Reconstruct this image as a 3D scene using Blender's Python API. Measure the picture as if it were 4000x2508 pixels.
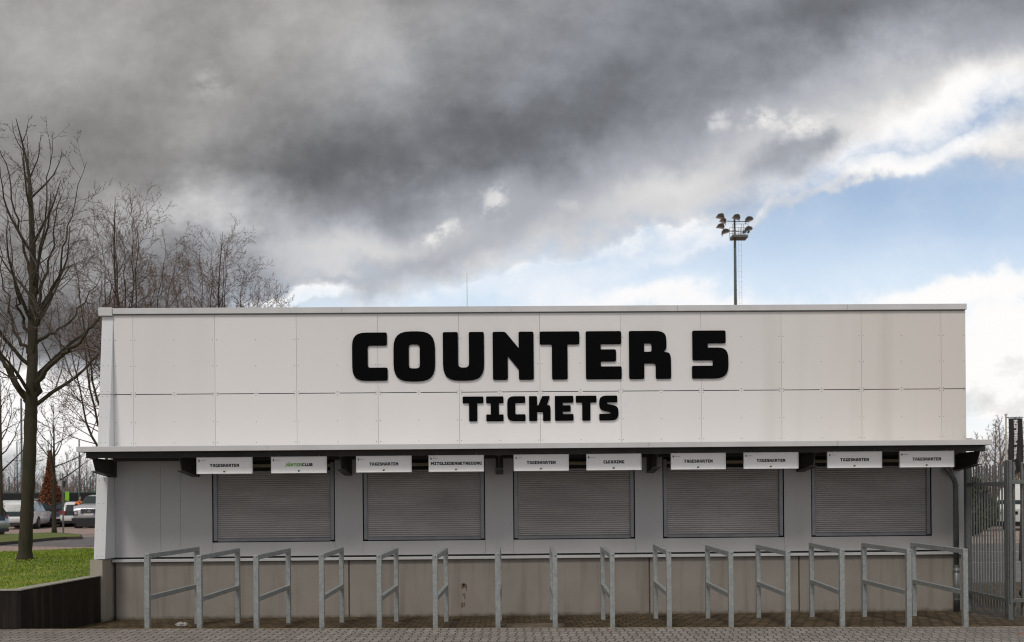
import bpy, math, random
from mathutils import Vector, Matrix, noise as mnoise
R=math.radians
for o in list(bpy.data.objects): bpy.data.objects.remove(o)
SC=bpy.context.scene
COL=SC.collection

# ------------------------------------------------------------------ camera
LENS=33.0; F=LENS/36*4000; YAW=R(0.9); ROLL=R(0.5); H=1.82
AX=Vector((math.sin(YAW),math.cos(YAW),0)); R0=Vector((math.cos(YAW),-math.sin(YAW),0)); U0=Vector((0,0,1))
RX=R0*math.cos(ROLL)-U0*math.sin(ROLL); UX=U0*math.cos(ROLL)+R0*math.sin(ROLL)
PX,PY=2037.6,1944.5
cam_d=bpy.data.cameras.new('camera'); cam=bpy.data.objects.new('camera',cam_d); COL.objects.link(cam)
M=Matrix((RX,UX,-AX)).transposed().to_4x4(); M.translation=Vector((0,0,H)); cam.matrix_world=M
cam_d.lens=LENS; cam_d.sensor_width=36; cam_d.sensor_fit='HORIZONTAL'
cam_d.shift_x=(2000-PX)/4000; cam_d.shift_y=(PY-1254)/4000
cam_d.clip_start=.1; cam_d.clip_end=3000
cam_d.dof.use_dof=True; cam_d.dof.focus_distance=14.3; cam_d.dof.aperture_fstop=1.8
SC.camera=cam
SC.render.resolution_x=1024; SC.render.resolution_y=642
SC.view_settings.view_transform='Standard'; SC.view_settings.look='None'; SC.view_settings.exposure=0; SC.view_settings.gamma=1
SC.cycles.use_denoising=True; SC.cycles.filter_width=1.15
SC.cycles.max_bounces=6
SC.cycles.use_adaptive_sampling=False
def ray(x,y):
    v=AX*F+RX*(x-PX)-UX*(y-PY); return v/v.y
def at(x,y,Y): return Vector((0,0,H))+ray(x,y)*Y
def atz(x,y,Z):
    v=ray(x,y); return Vector((0,0,H))+v*((Z-H)/v.z)

# ------------------------------------------------------------------ sky and sun
SUN_EL=R(56); SUN_AZ=R(205)      # azimuth measured clockwise from +Y: behind the viewer and to the left
W=bpy.data.worlds.new('World'); SC.world=W; W.use_nodes=True
def build_sky():
    nt=W.node_tree; nt.nodes.clear(); N=nt.nodes; L=nt.links
    def n(t,**k):
        q=N.new(t)
        for a,b in k.items(): setattr(q,a,b)
        return q
    def s(sock,v):
        if hasattr(v,'is_linked') or isinstance(v,bpy.types.NodeSocket): L.new(v,sock)
        else: sock.default_value=v
    def m(op,a,b=0.0,c=0.0,clamp=False):
        q=n('ShaderNodeMath',operation=op,use_clamp=clamp); s(q.inputs[0],a); s(q.inputs[1],b); s(q.inputs[2],c); return q.outputs[0]
    def smooth(v,a,b,lo=0.0,hi=1.0):
        q=n('ShaderNodeMapRange',interpolation_type='SMOOTHERSTEP'); s(q.inputs[0],v); s(q.inputs[1],a); s(q.inputs[2],b); s(q.inputs[3],lo); s(q.inputs[4],hi); return q.outputs[0]
    def mixc(f,a,b):
        q=n('ShaderNodeMix',data_type='RGBA'); s(q.inputs['Factor'],f); s(q.inputs[6],a); s(q.inputs[7],b); return q.outputs[2]
    tc=n('ShaderNodeTexCoord'); sp=n('ShaderNodeSeparateXYZ'); L.new(tc.outputs['Generated'],sp.inputs[0])
    x,y,z=sp.outputs
    ay=m('MAXIMUM',m('ABSOLUTE',y),.12)
    u=m('DIVIDE',x,ay); v=m('DIVIDE',z,ay)
    # sky chart: angles in units where 2210 = one radian-tangent; X to the right, Yd downwards from the zenith side
    X=m('MULTIPLY_ADD',u,2210.0,1194.0); Y=m('MULTIPLY_ADD',v,-2210.0,1173.0)
    cb=n('ShaderNodeCombineXYZ'); s(cb.inputs[0],X); s(cb.inputs[1],Y)
    P=cb.outputs[0]
    def noise(scale,detail,rough=.55,sx=1.0,sy=1.0,off=0.0,dist=0.0,src=None):
        mp=n('ShaderNodeMapping'); s(mp.inputs[0],src or P); mp.inputs['Scale'].default_value=(sx,sy,1); mp.inputs['Rotation'].default_value=(0,0,R(18)); mp.inputs['Location'].default_value=(off,off*.7,off*.3)
        q=n('ShaderNodeTexNoise'); L.new(mp.outputs[0],q.inputs['Vector']); q.inputs['Scale'].default_value=scale; q.inputs['Detail'].default_value=detail; q.inputs['Roughness'].default_value=rough; q.inputs['Distortion'].default_value=dist
        return q
    # domain warp so the big masses get ragged outlines
    w1=noise(.0045,5,.6,off=11); 
    wv=n('ShaderNodeVectorMath',operation='SUBTRACT'); L.new(w1.outputs['Color'],wv.inputs[0]); wv.inputs[1].default_value=(.5,.5,.5)
    wm=n('ShaderNodeVectorMath',operation='MULTIPLY'); L.new(wv.outputs[0],wm.inputs[0]); wm.inputs[1].default_value=(240,200,0)
    wa=n('ShaderNodeVectorMath',operation='ADD'); L.new(P,wa.inputs[0]); L.new(wm.outputs[0],wa.inputs[1])
    PW=wa.outputs[0]
    def blob(cx,cy,rx,ry,ang,amp,src=PW,soft=0.0):
        mp=n('ShaderNodeMapping',vector_type='TEXTURE'); s(mp.inputs[0],src); mp.inputs['Location'].default_value=(cx,cy,0); mp.inputs['Rotation'].default_value=(0,0,R(ang)); mp.inputs['Scale'].default_value=(rx,ry,1)
        l=n('ShaderNodeVectorMath',operation='LENGTH'); L.new(mp.outputs[0],l.inputs[0])
        return smooth(l.outputs['Value'],soft,1.5,amp,0.0)
    def total(base,blobs,src=PW):
        acc=base
        for b in blobs: acc=m('ADD',acc,blob(*b,src=src))
        return acc
    # brightness of the cloud (perceptual 0..1)
    B=total(.565,[(120,80,420,190,0,.10),(760,70,230,150,20,.11),(930,150,160,90,60,.05),(1050,60,250,90,0,.04),
        (500,300,170,120,0,.05),(250,330,230,110,20,-.03),
        (860,330,330,110,-10,-.07),(700,400,260,110,0,-.075),(1330,270,380,100,-18,-.085),(1900,30,450,80,-8,-.08),(2230,90,230,60,0,-.05),(1100,330,260,90,-20,-.05),
        (480,490,280,70,-8,.14),(620,560,330,80,5,.10),(850,590,260,60,-10,.06),(1230,470,300,90,-20,.035),
        (980,640,260,45,-14,-.11),(800,690,160,30,0,-.10),(1180,540,200,50,-20,-.07),
        (1700,330,330,130,-15,.09),(2000,200,330,120,-20,.09),(2230,190,330,170,-20,.13),(1400,490,480,110,-16,.055),(1560,430,160,50,-20,.06),
        (1870,385,130,60,-15,-.17),(1620,580,80,40,-20,-.14),(1750,500,90,30,-30,-.09),(1960,330,50,60,-40,-.12),
        (90,768,230,44,3,-.22),(60,725,200,40,0,-.08),
        (180,970,600,110,0,.52),(100,1120,500,70,0,.22),(420,900,200,60,0,.25),(120,930,420,80,0,.34),(60,1010,420,80,0,.18),
        (2250,760,420,260,0,.20),(2330,900,170,60,0,.04),(2360,770,120,60,0,.16),(2300,830,150,22,0,.06),(2330,960,160,30,0,-.05),(2330,1030,160,70,0,.20),(2250,250,250,90,-25,.16),(2130,380,330,70,-12,.20),
        (1600,700,420,45,0,.42),(2200,690,300,50,-5,.42),(1500,600,300,40,-15,.34),(700,712,150,24,-10,.40),(1250,680,400,40,-12,.30)])
    # coverage: overcast deck above a slanting edge, open sky under it at the right, white heaps low down
    nb=noise(.0042,6,.52,1.0,1.35,off=3); nf=noise(.017,6,.6,1,1.3,off=40)
    nbv=m('SUBTRACT',nb.outputs['Fac'],.5); nfv=m('SUBTRACT',nf.outputs['Fac'],.5)
    dx=m('MAXIMUM',m('SUBTRACT',X,620.0),0.0)
    edge=m('SUBTRACT',m('SUBTRACT',722.0,m('MULTIPLY',dx,.10)),m('MULTIPLY',m('MULTIPLY',dx,dx),9.7e-5))
    spw=n('ShaderNodeSeparateXYZ'); L.new(PW,spw.inputs[0])
    d=m('DIVIDE',m('SUBTRACT',edge,spw.outputs[1]),95.0)
    d=m('ADD',d,m('MULTIPLY',nfv,1.5)); d=m('ADD',d,m('MULTIPLY',nbv,2.0))
    # thin ragged margin of the deck lets the light through
    lift=m('MULTIPLY',smooth(d,2.8,-.6,0.0,.27),smooth(X,560.0,760.0))
    # small bright tears in the cloud
    bright=total(0.0,[(530,205,60,48,-30,.10),(1165,480,52,40,-20,.26),(1050,542,44,24,-20,.26),(1800,283,46,26,-10,.26),(1690,280,42,28,0,.22),(1900,300,120,46,-10,.20),(1340,470,40,20,0,.08),(1560,560,130,30,-20,.22),(1700,590,90,30,0,.20)])
    tear=m('MULTIPLY',bright,smooth(nf.outputs['Fac'],.36,.62))
    # billows get livelier low in the sky, smoother in the overcast deck overhead
    live=smooth(Y,260.0,700.0,.20,.46)
    B=m('ADD',B,m('MULTIPLY',nbv,live)); B=m('ADD',B,m('MULTIPLY',nfv,m('MULTIPLY',live,.62))); B=m('ADD',B,m('MULTIPLY',tear,.70)); B=m('ADD',B,lift)
    B=m('SMOOTH_MAX',B,.40,.12)
    lin=m('POWER',m('MINIMUM',B,1.0),2.25)
    warm=smooth(m('ADD',X,m('MULTIPLY',Y,1.3)),500.0,1800.0)
    hue=mixc(warm,(1.025,.995,.965,1),(.94,.985,1.09,1))
    lowc=smooth(B,.60,.95); hue=mixc(lowc,hue,(1.0,.985,.975,1))
    cl=n('ShaderNodeVectorMath',operation='SCALE'); L.new(hue,cl.inputs[0]); L.new(lin,cl.inputs['Scale'])
    C=smooth(d,-1.35,1.05)
    left=smooth(X,640.0,520.0)
    extra=total(0.0,[(2150,390,300,48,-12,.95),(1950,470,260,22,-18,.6),(1700,560,200,40,-20,.5),(1600,712,330,42,0,1.0),(2230,700,300,38,-6,1.15),(2400,860,240,200,0,1.7),(2400,320,140,90,-20,.8),(1250,660,330,70,-10,.45)])
    ex=smooth(m('ADD',extra,m('ADD',m('MULTIPLY',nfv,.7),m('MULTIPLY',nbv,.9))),-.25,1.45)
    low=smooth(Y,880.0,1100.0)
    C=m('MAXIMUM',C,smooth(y,.10,-.10)); C=m('MAXIMUM',C,left); C=m('MAXIMUM',C,ex); C=m('MAXIMUM',C,low)
    sky=n('ShaderNodeTexSky',sky_type='NISHITA',sun_disc=False,sun_elevation=SUN_EL,sun_rotation=SUN_AZ,altitude=50,air_density=1.0,dust_density=1.2,ozone_density=1.2)
    # thin veil of high ice cloud, denser towards the horizon
    ve=m('ADD',smooth(Y,420.0,740.0,.26,.74),m('MULTIPLY',nbv,.30))
    skm=n('ShaderNodeVectorMath',operation='SCALE'); L.new(sky.outputs[0],skm.inputs[0]); skm.inputs['Scale'].default_value=.14
    svc=mixc(m('MINIMUM',m('MAXIMUM',ve,0.0),1.0),skm.outputs[0],(.80,.90,1.0,1))
    bg1=n('ShaderNodeBackground'); L.new(svc,bg1.inputs[0]); bg1.inputs[1].default_value=1.0
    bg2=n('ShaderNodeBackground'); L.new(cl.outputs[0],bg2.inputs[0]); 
    # unseen half of the sky behind the viewer, on the sun side, brightened to light the facade
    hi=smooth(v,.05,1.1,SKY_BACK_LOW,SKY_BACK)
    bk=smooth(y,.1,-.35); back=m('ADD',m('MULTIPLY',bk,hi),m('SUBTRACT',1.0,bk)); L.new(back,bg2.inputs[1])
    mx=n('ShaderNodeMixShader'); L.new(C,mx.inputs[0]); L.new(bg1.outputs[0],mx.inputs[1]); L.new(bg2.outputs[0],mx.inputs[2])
    out=n('ShaderNodeOutputWorld'); L.new(mx.outputs[0],out.inputs[0])
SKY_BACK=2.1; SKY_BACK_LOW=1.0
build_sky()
W.cycles.sampling_method='MANUAL'; W.cycles.sample_map_resolution=512
sd=bpy.data.lights.new('sun','SUN'); sd.energy=1.85; sd.angle=R(14); sd.color=(1,.95,.88)
sun=bpy.data.objects.new('sun',sd); COL.objects.link(sun)
sdir=Vector((math.sin(SUN_AZ)*math.cos(SUN_EL),math.cos(SUN_AZ)*math.cos(SUN_EL),math.sin(SUN_EL)))
sun.rotation_euler=sdir.to_track_quat('Z','Y').to_euler(); sun.location=sdir*60

# ------------------------------------------------------------------ helpers
class MB:
    def __init__(s): s.v=[]; s.f=[]; s.m=[]; s.mi=0; s.sm=[]; s.smooth=False
    def add(s,vs,fs):
        b=len(s.v); s.v+= [tuple(v) for v in vs]
        for f in fs: s.f.append(tuple(i+b for i in f)); s.m.append(s.mi); s.sm.append(s.smooth)
    def box(s,x0,x1,y0,y1,z0,z1):
        s.add([(x0,y0,z0),(x1,y0,z0),(x1,y1,z0),(x0,y1,z0),(x0,y0,z1),(x1,y0,z1),(x1,y1,z1),(x0,y1,z1)],
              [(0,3,2,1),(4,5,6,7),(0,1,5,4),(1,2,6,5),(2,3,7,6),(3,0,4,7)])
    def bbox(s,x0,x1,y0,y1,z0,z1,b=.004):
        # box with chamfered vertical & horizontal edges seen from the front
        def ring(y,i): return [(x0+i,y,z0+i),(x1-i,y,z0+i),(x1-i,y,z1-i),(x0+i,y,z1-i)]
        vs=ring(y0,b)+ring(y0+b,0)+ring(y1-b,0)+ring(y1,b); fs=[(0,1,2,3),(15,14,13,12)]
        for k in range(3):
            for i in range(4):
                j=(i+1)%4; fs.append((k*4+j,k*4+i,k*4+4+i,k*4+4+j))
        s.add(vs,fs)
    def prism(s,poly,axis,a,b):
        # poly: 2D points; axis 'x','y','z' is the extrusion direction
        n=len(poly)
        def P(p,t): return {'x':(t,p[0],p[1]),'y':(p[0],t,p[1]),'z':(p[0],p[1],t)}[axis]
        vs=[P(p,a) for p in poly]+[P(p,b) for p in poly]
        fs=[tuple(range(n))[::-1],tuple(range(n,2*n))]+[(i,(i+1)%n,n+(i+1)%n,n+i) for i in range(n)]
        s.add(vs,fs)
    def tube(s,pts,rad,sides=8,cap=True,up=Vector((0.13,.21,.97))):
        pts=[Vector(p) for p in pts]; n=len(pts)
        if not isinstance(rad,(list,tuple)): rad=[rad]*n
        vs=[];fs=[]
        a=None
        for i,p in enumerate(pts):
            d=(pts[min(i+1,n-1)]-pts[max(i-1,0)]).normalized()
            if a is None: a=d.cross(up); a=a.normalized() if a.length>1e-4 else Vector((1,0,0))
            a=(a-d*a.dot(d)).normalized(); b=d.cross(a)
            for k in range(sides):
                t=2*math.pi*k/sides; vs.append(p+a*(math.cos(t)*rad[i])+b*(math.sin(t)*rad[i]))
        for i in range(n-1):
            for k in range(sides):
                k2=(k+1)%sides; fs.append((i*sides+k,i*sides+k2,(i+1)*sides+k2,(i+1)*sides+k))
        if cap: fs.append(tuple(range(sides))[::-1]); fs.append(tuple((n-1)*sides+k for k in range(sides)))
        s.add(vs,fs)
    def build(s,name,mats,parent=None,origin=None):
        me=bpy.data.meshes.new(name)
        o=bpy.data.objects.new(name,None) if False else None
        off=Vector(origin) if origin is not None else Vector((0,0,0))
        vs=[(v[0]-off.x,v[1]-off.y,v[2]-off.z) for v in s.v]
        me.from_pydata(vs,[],s.f)
        if not isinstance(mats,(list,tuple)): mats=[mats]
        for q in mats: me.materials.append(q)
        if len(mats)>1: me.polygons.foreach_set('material_index',s.m)
        me.polygons.foreach_set('use_smooth',s.sm)
        me.update()
        ob=bpy.data.objects.new(name,me); COL.objects.link(ob)
        if parent is not None: ob.parent=parent
        elif origin is not None: ob.location=off
        return ob
def root(p):
    while p.parent: p=p.parent
    return p
def part(mb,name,mats,parent):
    # mb holds world coordinates; parents sit at unrotated locations
    off=Vector((0,0,0)); q=parent
    while q: off+=q.location; q=q.parent
    return mb.build(name,mats,parent,origin=off)
def tag(o,label=None,cat=None,group=None,kind=None):
    for k,v in (('label',label),('category',cat),('group',group),('kind',kind)):
        if v: o[k]=v
    return o
def thing(name,label,cat,loc,group=None):
    o=bpy.data.objects.new(name,None); COL.objects.link(o); o.location=loc; o.empty_display_size=.2
    return tag(o,label,cat,group)
def copy_tree(o,parent=None):
    c=o.copy(); COL.objects.link(c)
    c.parent=parent
    for ch in KIDS.get(o.name,[]): 
        copy_tree(ch,c)
    return c
KIDS={}
def index_kids():
    KIDS.clear()
    for o in bpy.data.objects:
        if o.parent: KIDS.setdefault(o.parent.name,[]).append(o)

# ------------------------------------------------------------------ materials
def new_mat(name):
    m=bpy.data.materials.new(name); m.use_nodes=True; nt=m.node_tree; b=nt.nodes['Principled BSDF']; return m,nt,b
def simple(name,col,rough=.6,metal=0.0,nscale=8.0,namt=.12,bump=0.0,bscale=60.0,spec=.5,stretch=(1,1,1),rvar=.08,emis=None,coat=0.0,col2=None,ramp=(.35,.7),obj=True):
    m,nt,b=new_mat(name); N=nt.nodes; L=nt.links
    tc=N.new('ShaderNodeTexCoord'); mp=N.new('ShaderNodeMapping'); L.new(tc.outputs['Object'],mp.inputs[0]); mp.inputs['Scale'].default_value=stretch
    nz=N.new('ShaderNodeTexNoise'); L.new(mp.outputs[0],nz.inputs['Vector']); nz.inputs['Scale'].default_value=nscale; nz.inputs['Detail'].default_value=6; nz.inputs['Roughness'].default_value=.6
    r=N.new('ShaderNodeMapRange'); L.new(nz.outputs['Fac'],r.inputs[0]); r.inputs[1].default_value=ramp[0]; r.inputs[2].default_value=ramp[1]
    mx=N.new('ShaderNodeMix'); mx.data_type='RGBA'; L.new(r.outputs[0],mx.inputs['Factor'])
    c2=col2 or tuple(c*(1-namt*2) for c in col[:3])
    mx.inputs[6].default_value=(*[min(1,c*(1+namt*.4)) for c in col[:3]],1); mx.inputs[7].default_value=(*c2[:3],1)
    L.new(mx.outputs[2],b.inputs['Base Color'])
    rr=N.new('ShaderNodeMapRange'); L.new(nz.outputs['Fac'],rr.inputs[0]); rr.inputs[3].default_value=max(0,rough-rvar); rr.inputs[4].default_value=min(1,rough+rvar); L.new(rr.outputs[0],b.inputs['Roughness'])
    b.inputs['Metallic'].default_value=metal; b.inputs['Specular IOR Level'].default_value=spec
    if coat: b.inputs['Coat Weight'].default_value=coat; b.inputs['Coat Roughness'].default_value=.06
    if bump:
        n2=N.new('ShaderNodeTexNoise'); L.new(mp.outputs[0],n2.inputs['Vector']); n2.inputs['Scale'].default_value=bscale; n2.inputs['Detail'].default_value=5
        bp=N.new('ShaderNodeBump'); L.new(n2.outputs['Fac'],bp.inputs['Height']); bp.inputs['Strength'].default_value=bump; bp.inputs['Distance'].default_value=.01; L.new(bp.outputs[0],b.inputs['Normal'])
    return m
def g(v): return (v,v,v)
M_={}
def cladding(name,base,tintR):
    # satin cladding board; faint vertical rain streaks, stronger to the right, where a browner tint paints in warm facade light
    m,nt,b=new_mat(name); N=nt.nodes; L=nt.links
    geo=N.new('ShaderNodeTexCoord'); 
    mp=N.new('ShaderNodeMapping'); L.new(geo.outputs['Object'],mp.inputs[0]); mp.inputs['Scale'].default_value=(1.7,1,.10)
    nz=N.new('ShaderNodeTexNoise'); L.new(mp.outputs[0],nz.inputs['Vector']); nz.inputs['Scale'].default_value=1.3; nz.inputs['Detail'].default_value=5
    n2=N.new('ShaderNodeTexNoise'); L.new(geo.outputs['Object'],n2.inputs['Vector']); n2.inputs['Scale'].default_value=.7; n2.inputs['Detail'].default_value=4
    sp=N.new('ShaderNodeSeparateXYZ'); L.new(geo.outputs['Object'],sp.inputs[0])
    wx=N.new('ShaderNodeMapRange'); wx.interpolation_type='SMOOTHSTEP'; L.new(sp.outputs[0],wx.inputs[0]); wx.inputs[1].default_value=8.5; wx.inputs[2].default_value=13.5
    st=N.new('ShaderNodeMapRange'); L.new(nz.outputs['Fac'],st.inputs[0]); st.inputs[1].default_value=.48; st.inputs[2].default_value=.78
    a=N.new('ShaderNodeMath'); a.operation='MULTIPLY_ADD'; L.new(wx.outputs[0],a.inputs[0]); a.inputs[1].default_value=.34; a.inputs[2].default_value=.07
    a2=N.new('ShaderNodeMath'); a2.operation='MULTIPLY'; L.new(a.outputs[0],a2.inputs[0]); L.new(st.outputs[0],a2.inputs[1])
    mx=N.new('ShaderNodeMix'); mx.data_type='RGBA'; L.new(n2.outputs['Fac'],mx.inputs['Factor']); mx.inputs[6].default_value=(*[c*.97 for c in base],1); mx.inputs[7].default_value=(*[min(1,c*1.03) for c in base],1)
    m2=N.new('ShaderNodeMix'); m2.data_type='RGBA'; w2=N.new('ShaderNodeMath'); w2.operation='MULTIPLY'; L.new(wx.outputs[0],w2.inputs[0]); w2.inputs[1].default_value=.6; L.new(w2.outputs[0],m2.inputs['Factor']); L.new(mx.outputs[2],m2.inputs[6]); m2.inputs[7].default_value=(*tintR,1)
    m3=N.new('ShaderNodeMix'); m3.data_type='RGBA'; L.new(a2.outputs[0],m3.inputs['Factor']); L.new(m2.outputs[2],m3.inputs[6]); m3.inputs[7].default_value=(*[c*.62 for c in tintR],1)
    q1=N.new('ShaderNodeMath'); q1.operation='MULTIPLY_ADD'; L.new(sp.outputs[0],q1.inputs[0]); q1.inputs[1].default_value=1/1.2495; q1.inputs[2].default_value=-.461/1.2495+4
    q2=N.new('ShaderNodeMath'); q2.operation='FLOOR'; L.new(q1.outputs[0],q2.inputs[0])
    q3=N.new('ShaderNodeMath'); q3.operation='GREATER_THAN'; L.new(sp.outputs[2],q3.inputs[0]); q3.inputs[1].default_value=3.4575
    q4=N.new('ShaderNodeCombineXYZ'); L.new(q2.outputs[0],q4.inputs[0]); L.new(q3.outputs[0],q4.inputs[1])
    wn=N.new('ShaderNodeTexWhiteNoise'); wn.noise_dimensions='3D'; L.new(q4.outputs[0],wn.inputs['Vector'])
    q5=N.new('ShaderNodeMapRange'); L.new(wn.outputs['Value'],q5.inputs[0]); q5.inputs[3].default_value=.955; q5.inputs[4].default_value=1.02
    q6=N.new('ShaderNodeVectorMath'); q6.operation='SCALE'; L.new(m3.outputs[2],q6.inputs[0]); L.new(q5.outputs[0],q6.inputs['Scale'])
    L.new(q6.outputs[0],b.inputs['Base Color']); b.inputs['Roughness'].default_value=.42; b.inputs['Specular IOR Level'].default_value=.35
    return m
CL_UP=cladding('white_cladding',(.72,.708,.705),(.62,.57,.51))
CL_SHADE=cladding('shaded_cladding',(.47,.465,.47),(.45,.435,.425))  # same panels as the upper wall; canopy shade put into a darker base colour
ALU=simple('painted_aluminium',(.60,.60,.605),.42,.25,2.0,.05,spec=.5,stretch=(1,1,.2))
ALU_F=simple('silver_fin',(.68,.69,.71),.35,.1,2.0,.03,stretch=(1,1,.15))
RIVET=simple('rivet',(.16,.15,.14),.5,.6)
GAP=simple('dark_gap',(.02,.025,.022),.9)
STEEL=simple('dark_canopy_steel',(.055,.052,.046),.55,.1,3,.15)
DECK=simple('canopy_deck',(.05,.048,.045),.7)
LET=simple('black_gloss',(.0015,.0015,.002),.14,0,3,.1,spec=.05,rvar=.03)
SLAT=simple('shutter_slat',(.44,.42,.415),.48,.15,1.6,.13,stretch=(.5,1,2))
SGUIDE=simple('shutter_guide',(.24,.25,.27),.45,.3,4,.08)
SHOUSE=simple('shutter_housing',(.30,.25,.16),.6)
CONC=None
SIGNW=simple('sign_face',(.90,.895,.90),.45,0,2,.03)
SIGNF=simple('sign_frame',(.80,.80,.81),.4,.1,4,.04)
BLACK=simple('black_print',(.008,.008,.010),.5)
GREEN=simple('green_print',(.16,.42,.03),.5)
GREY=simple('grey_print',(.10,.10,.10),.5)
def concrete(name,c1,c2,dark,zlo,streak=.5):
    m,nt,b=new_mat(name); N=nt.nodes; L=nt.links
    tc=N.new('ShaderNodeTexCoord'); geo=N.new('ShaderNodeNewGeometry')
    n1=N.new('ShaderNodeTexNoise'); L.new(geo.outputs['Position'],n1.inputs['Vector']); n1.inputs['Scale'].default_value=1.6; n1.inputs['Detail'].default_value=8; n1.inputs['Roughness'].default_value=.62
    mx=N.new('ShaderNodeMix'); mx.data_type='RGBA'; r=N.new('ShaderNodeMapRange'); L.new(n1.outputs['Fac'],r.inputs[0]); r.inputs[1].default_value=.3; r.inputs[2].default_value=.7; L.new(r.outputs[0],mx.inputs['Factor']); mx.inputs[6].default_value=(*c1,1); mx.inputs[7].default_value=(*c2,1)
    mp=N.new('ShaderNodeMapping'); L.new(geo.outputs['Position'],mp.inputs[0]); mp.inputs['Scale'].default_value=(5,5,.35)
    n2=N.new('ShaderNodeTexNoise'); L.new(mp.outputs[0],n2.inputs['Vector']); n2.inputs['Scale'].default_value=1.5; n2.inputs['Detail'].default_value=6
    r2=N.new('ShaderNodeMapRange'); L.new(n2.outputs['Fac'],r2.inputs[0]); r2.inputs[1].default_value=.52; r2.inputs[2].default_value=.8; r2.inputs[4].default_value=streak
    m2=N.new('ShaderNodeMix'); m2.data_type='RGBA'; L.new(r2.outputs[0],m2.inputs['Factor']); L.new(mx.outputs[2],m2.inputs[6]); m2.inputs[7].default_value=(*dark,1)
    # splash dirt and moss creeping up from the paving, ragged edge
    sp=N.new('ShaderNodeSeparateXYZ'); L.new(geo.outputs['Position'],sp.inputs[0])
    n3=N.new('ShaderNodeTexNoise'); L.new(geo.outputs['Position'],n3.inputs['Vector']); n3.inputs['Scale'].default_value=9; n3.inputs['Detail'].default_value=6
    ad=N.new('ShaderNodeMath'); ad.operation='MULTIPLY_ADD'; L.new(n3.outputs['Fac'],ad.inputs[0]); ad.inputs[1].default_value=-.10; L.new(sp.outputs[2],ad.inputs[2])
    r3=N.new('ShaderNodeMapRange'); L.new(ad.outputs[0],r3.inputs[0]); r3.inputs[1].default_value=zlo-.11; r3.inputs[2].default_value=zlo-.045; r3.inputs[3].default_value=.8; r3.inputs[4].default_value=0
    m3=N.new('ShaderNodeMix'); m3.data_type='RGBA'; L.new(r3.outputs[0],m3.inputs['Factor']); L.new(m2.outputs[2],m3.inputs[6]); m3.inputs[7].default_value=(.05,.045,.025,1)
    L.new(m3.outputs[2],b.inputs['Base Color']); b.inputs['Roughness'].default_value=.85; b.inputs['Specular IOR Level'].default_value=.25
    n4=N.new('ShaderNodeTexNoise'); L.new(geo.outputs['Position'],n4.inputs['Vector']); n4.inputs['Scale'].default_value=55; n4.inputs['Detail'].default_value=6
    bp=N.new('ShaderNodeBump'); L.new(n4.outputs['Fac'],bp.inputs['Height']); bp.inputs['Strength'].default_value=.35; bp.inputs['Distance'].default_value=.006; L.new(bp.outputs[0],b.inputs['Normal'])
    return m
CONC=concrete('base_concrete',(.295,.266,.235),(.245,.222,.20),(.15,.125,.10),.05,.65)
CONC_D=concrete('stained_concrete',(.020,.014,.011),(.010,.0075,.006),(.10,.075,.058),-1.,.5)
CONC_TOP=simple('wall_coping',(.30,.29,.24),.85,bump=.3)
def galv(name,c=.42):
    m,nt,b=new_mat(name); N=nt.nodes; L=nt.links
    geo=N.new('ShaderNodeNewGeometry')
    vo=N.new('ShaderNodeTexVoronoi'); L.new(geo.outputs['Position'],vo.inputs['Vector']); vo.inputs['Scale'].default_value=55
    nz=N.new('ShaderNodeTexNoise'); L.new(geo.outputs['Position'],nz.inputs['Vector']); nz.inputs['Scale'].default_value=14; nz.inputs['Detail'].default_value=7; nz.inputs['Roughness'].default_value=.7
    mx=N.new('ShaderNodeMix'); mx.data_type='RGBA'; mx.inputs[6].default_value=(c*.62,c*.68,c*.70,1); mx.inputs[7].default_value=(c*1.25,c*1.32,c*1.30,1)
    ad=N.new('ShaderNodeMath'); ad.operation='MULTIPLY_ADD'; L.new(vo.outputs['Color'],ad.inputs[0]); ad.inputs[1].default_value=.45; 
    r=N.new('ShaderNodeMapRange'); L.new(nz.outputs['Fac'],r.inputs[0]); r.inputs[1].default_value=.3; r.inputs[2].default_value=.75; r.inputs[4].default_value=.75; L.new(r.outputs[0],ad.inputs[2])
    L.new(ad.outputs[0],mx.inputs['Factor']); L.new(mx.outputs[2],b.inputs['Base Color'])
    b.inputs['Metallic'].default_value=.35; b.inputs['Roughness'].default_value=.5
    return m
GALV=galv('galvanised_steel',.31); GALV_D=galv('weathered_galvanised_steel',.15)
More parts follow.
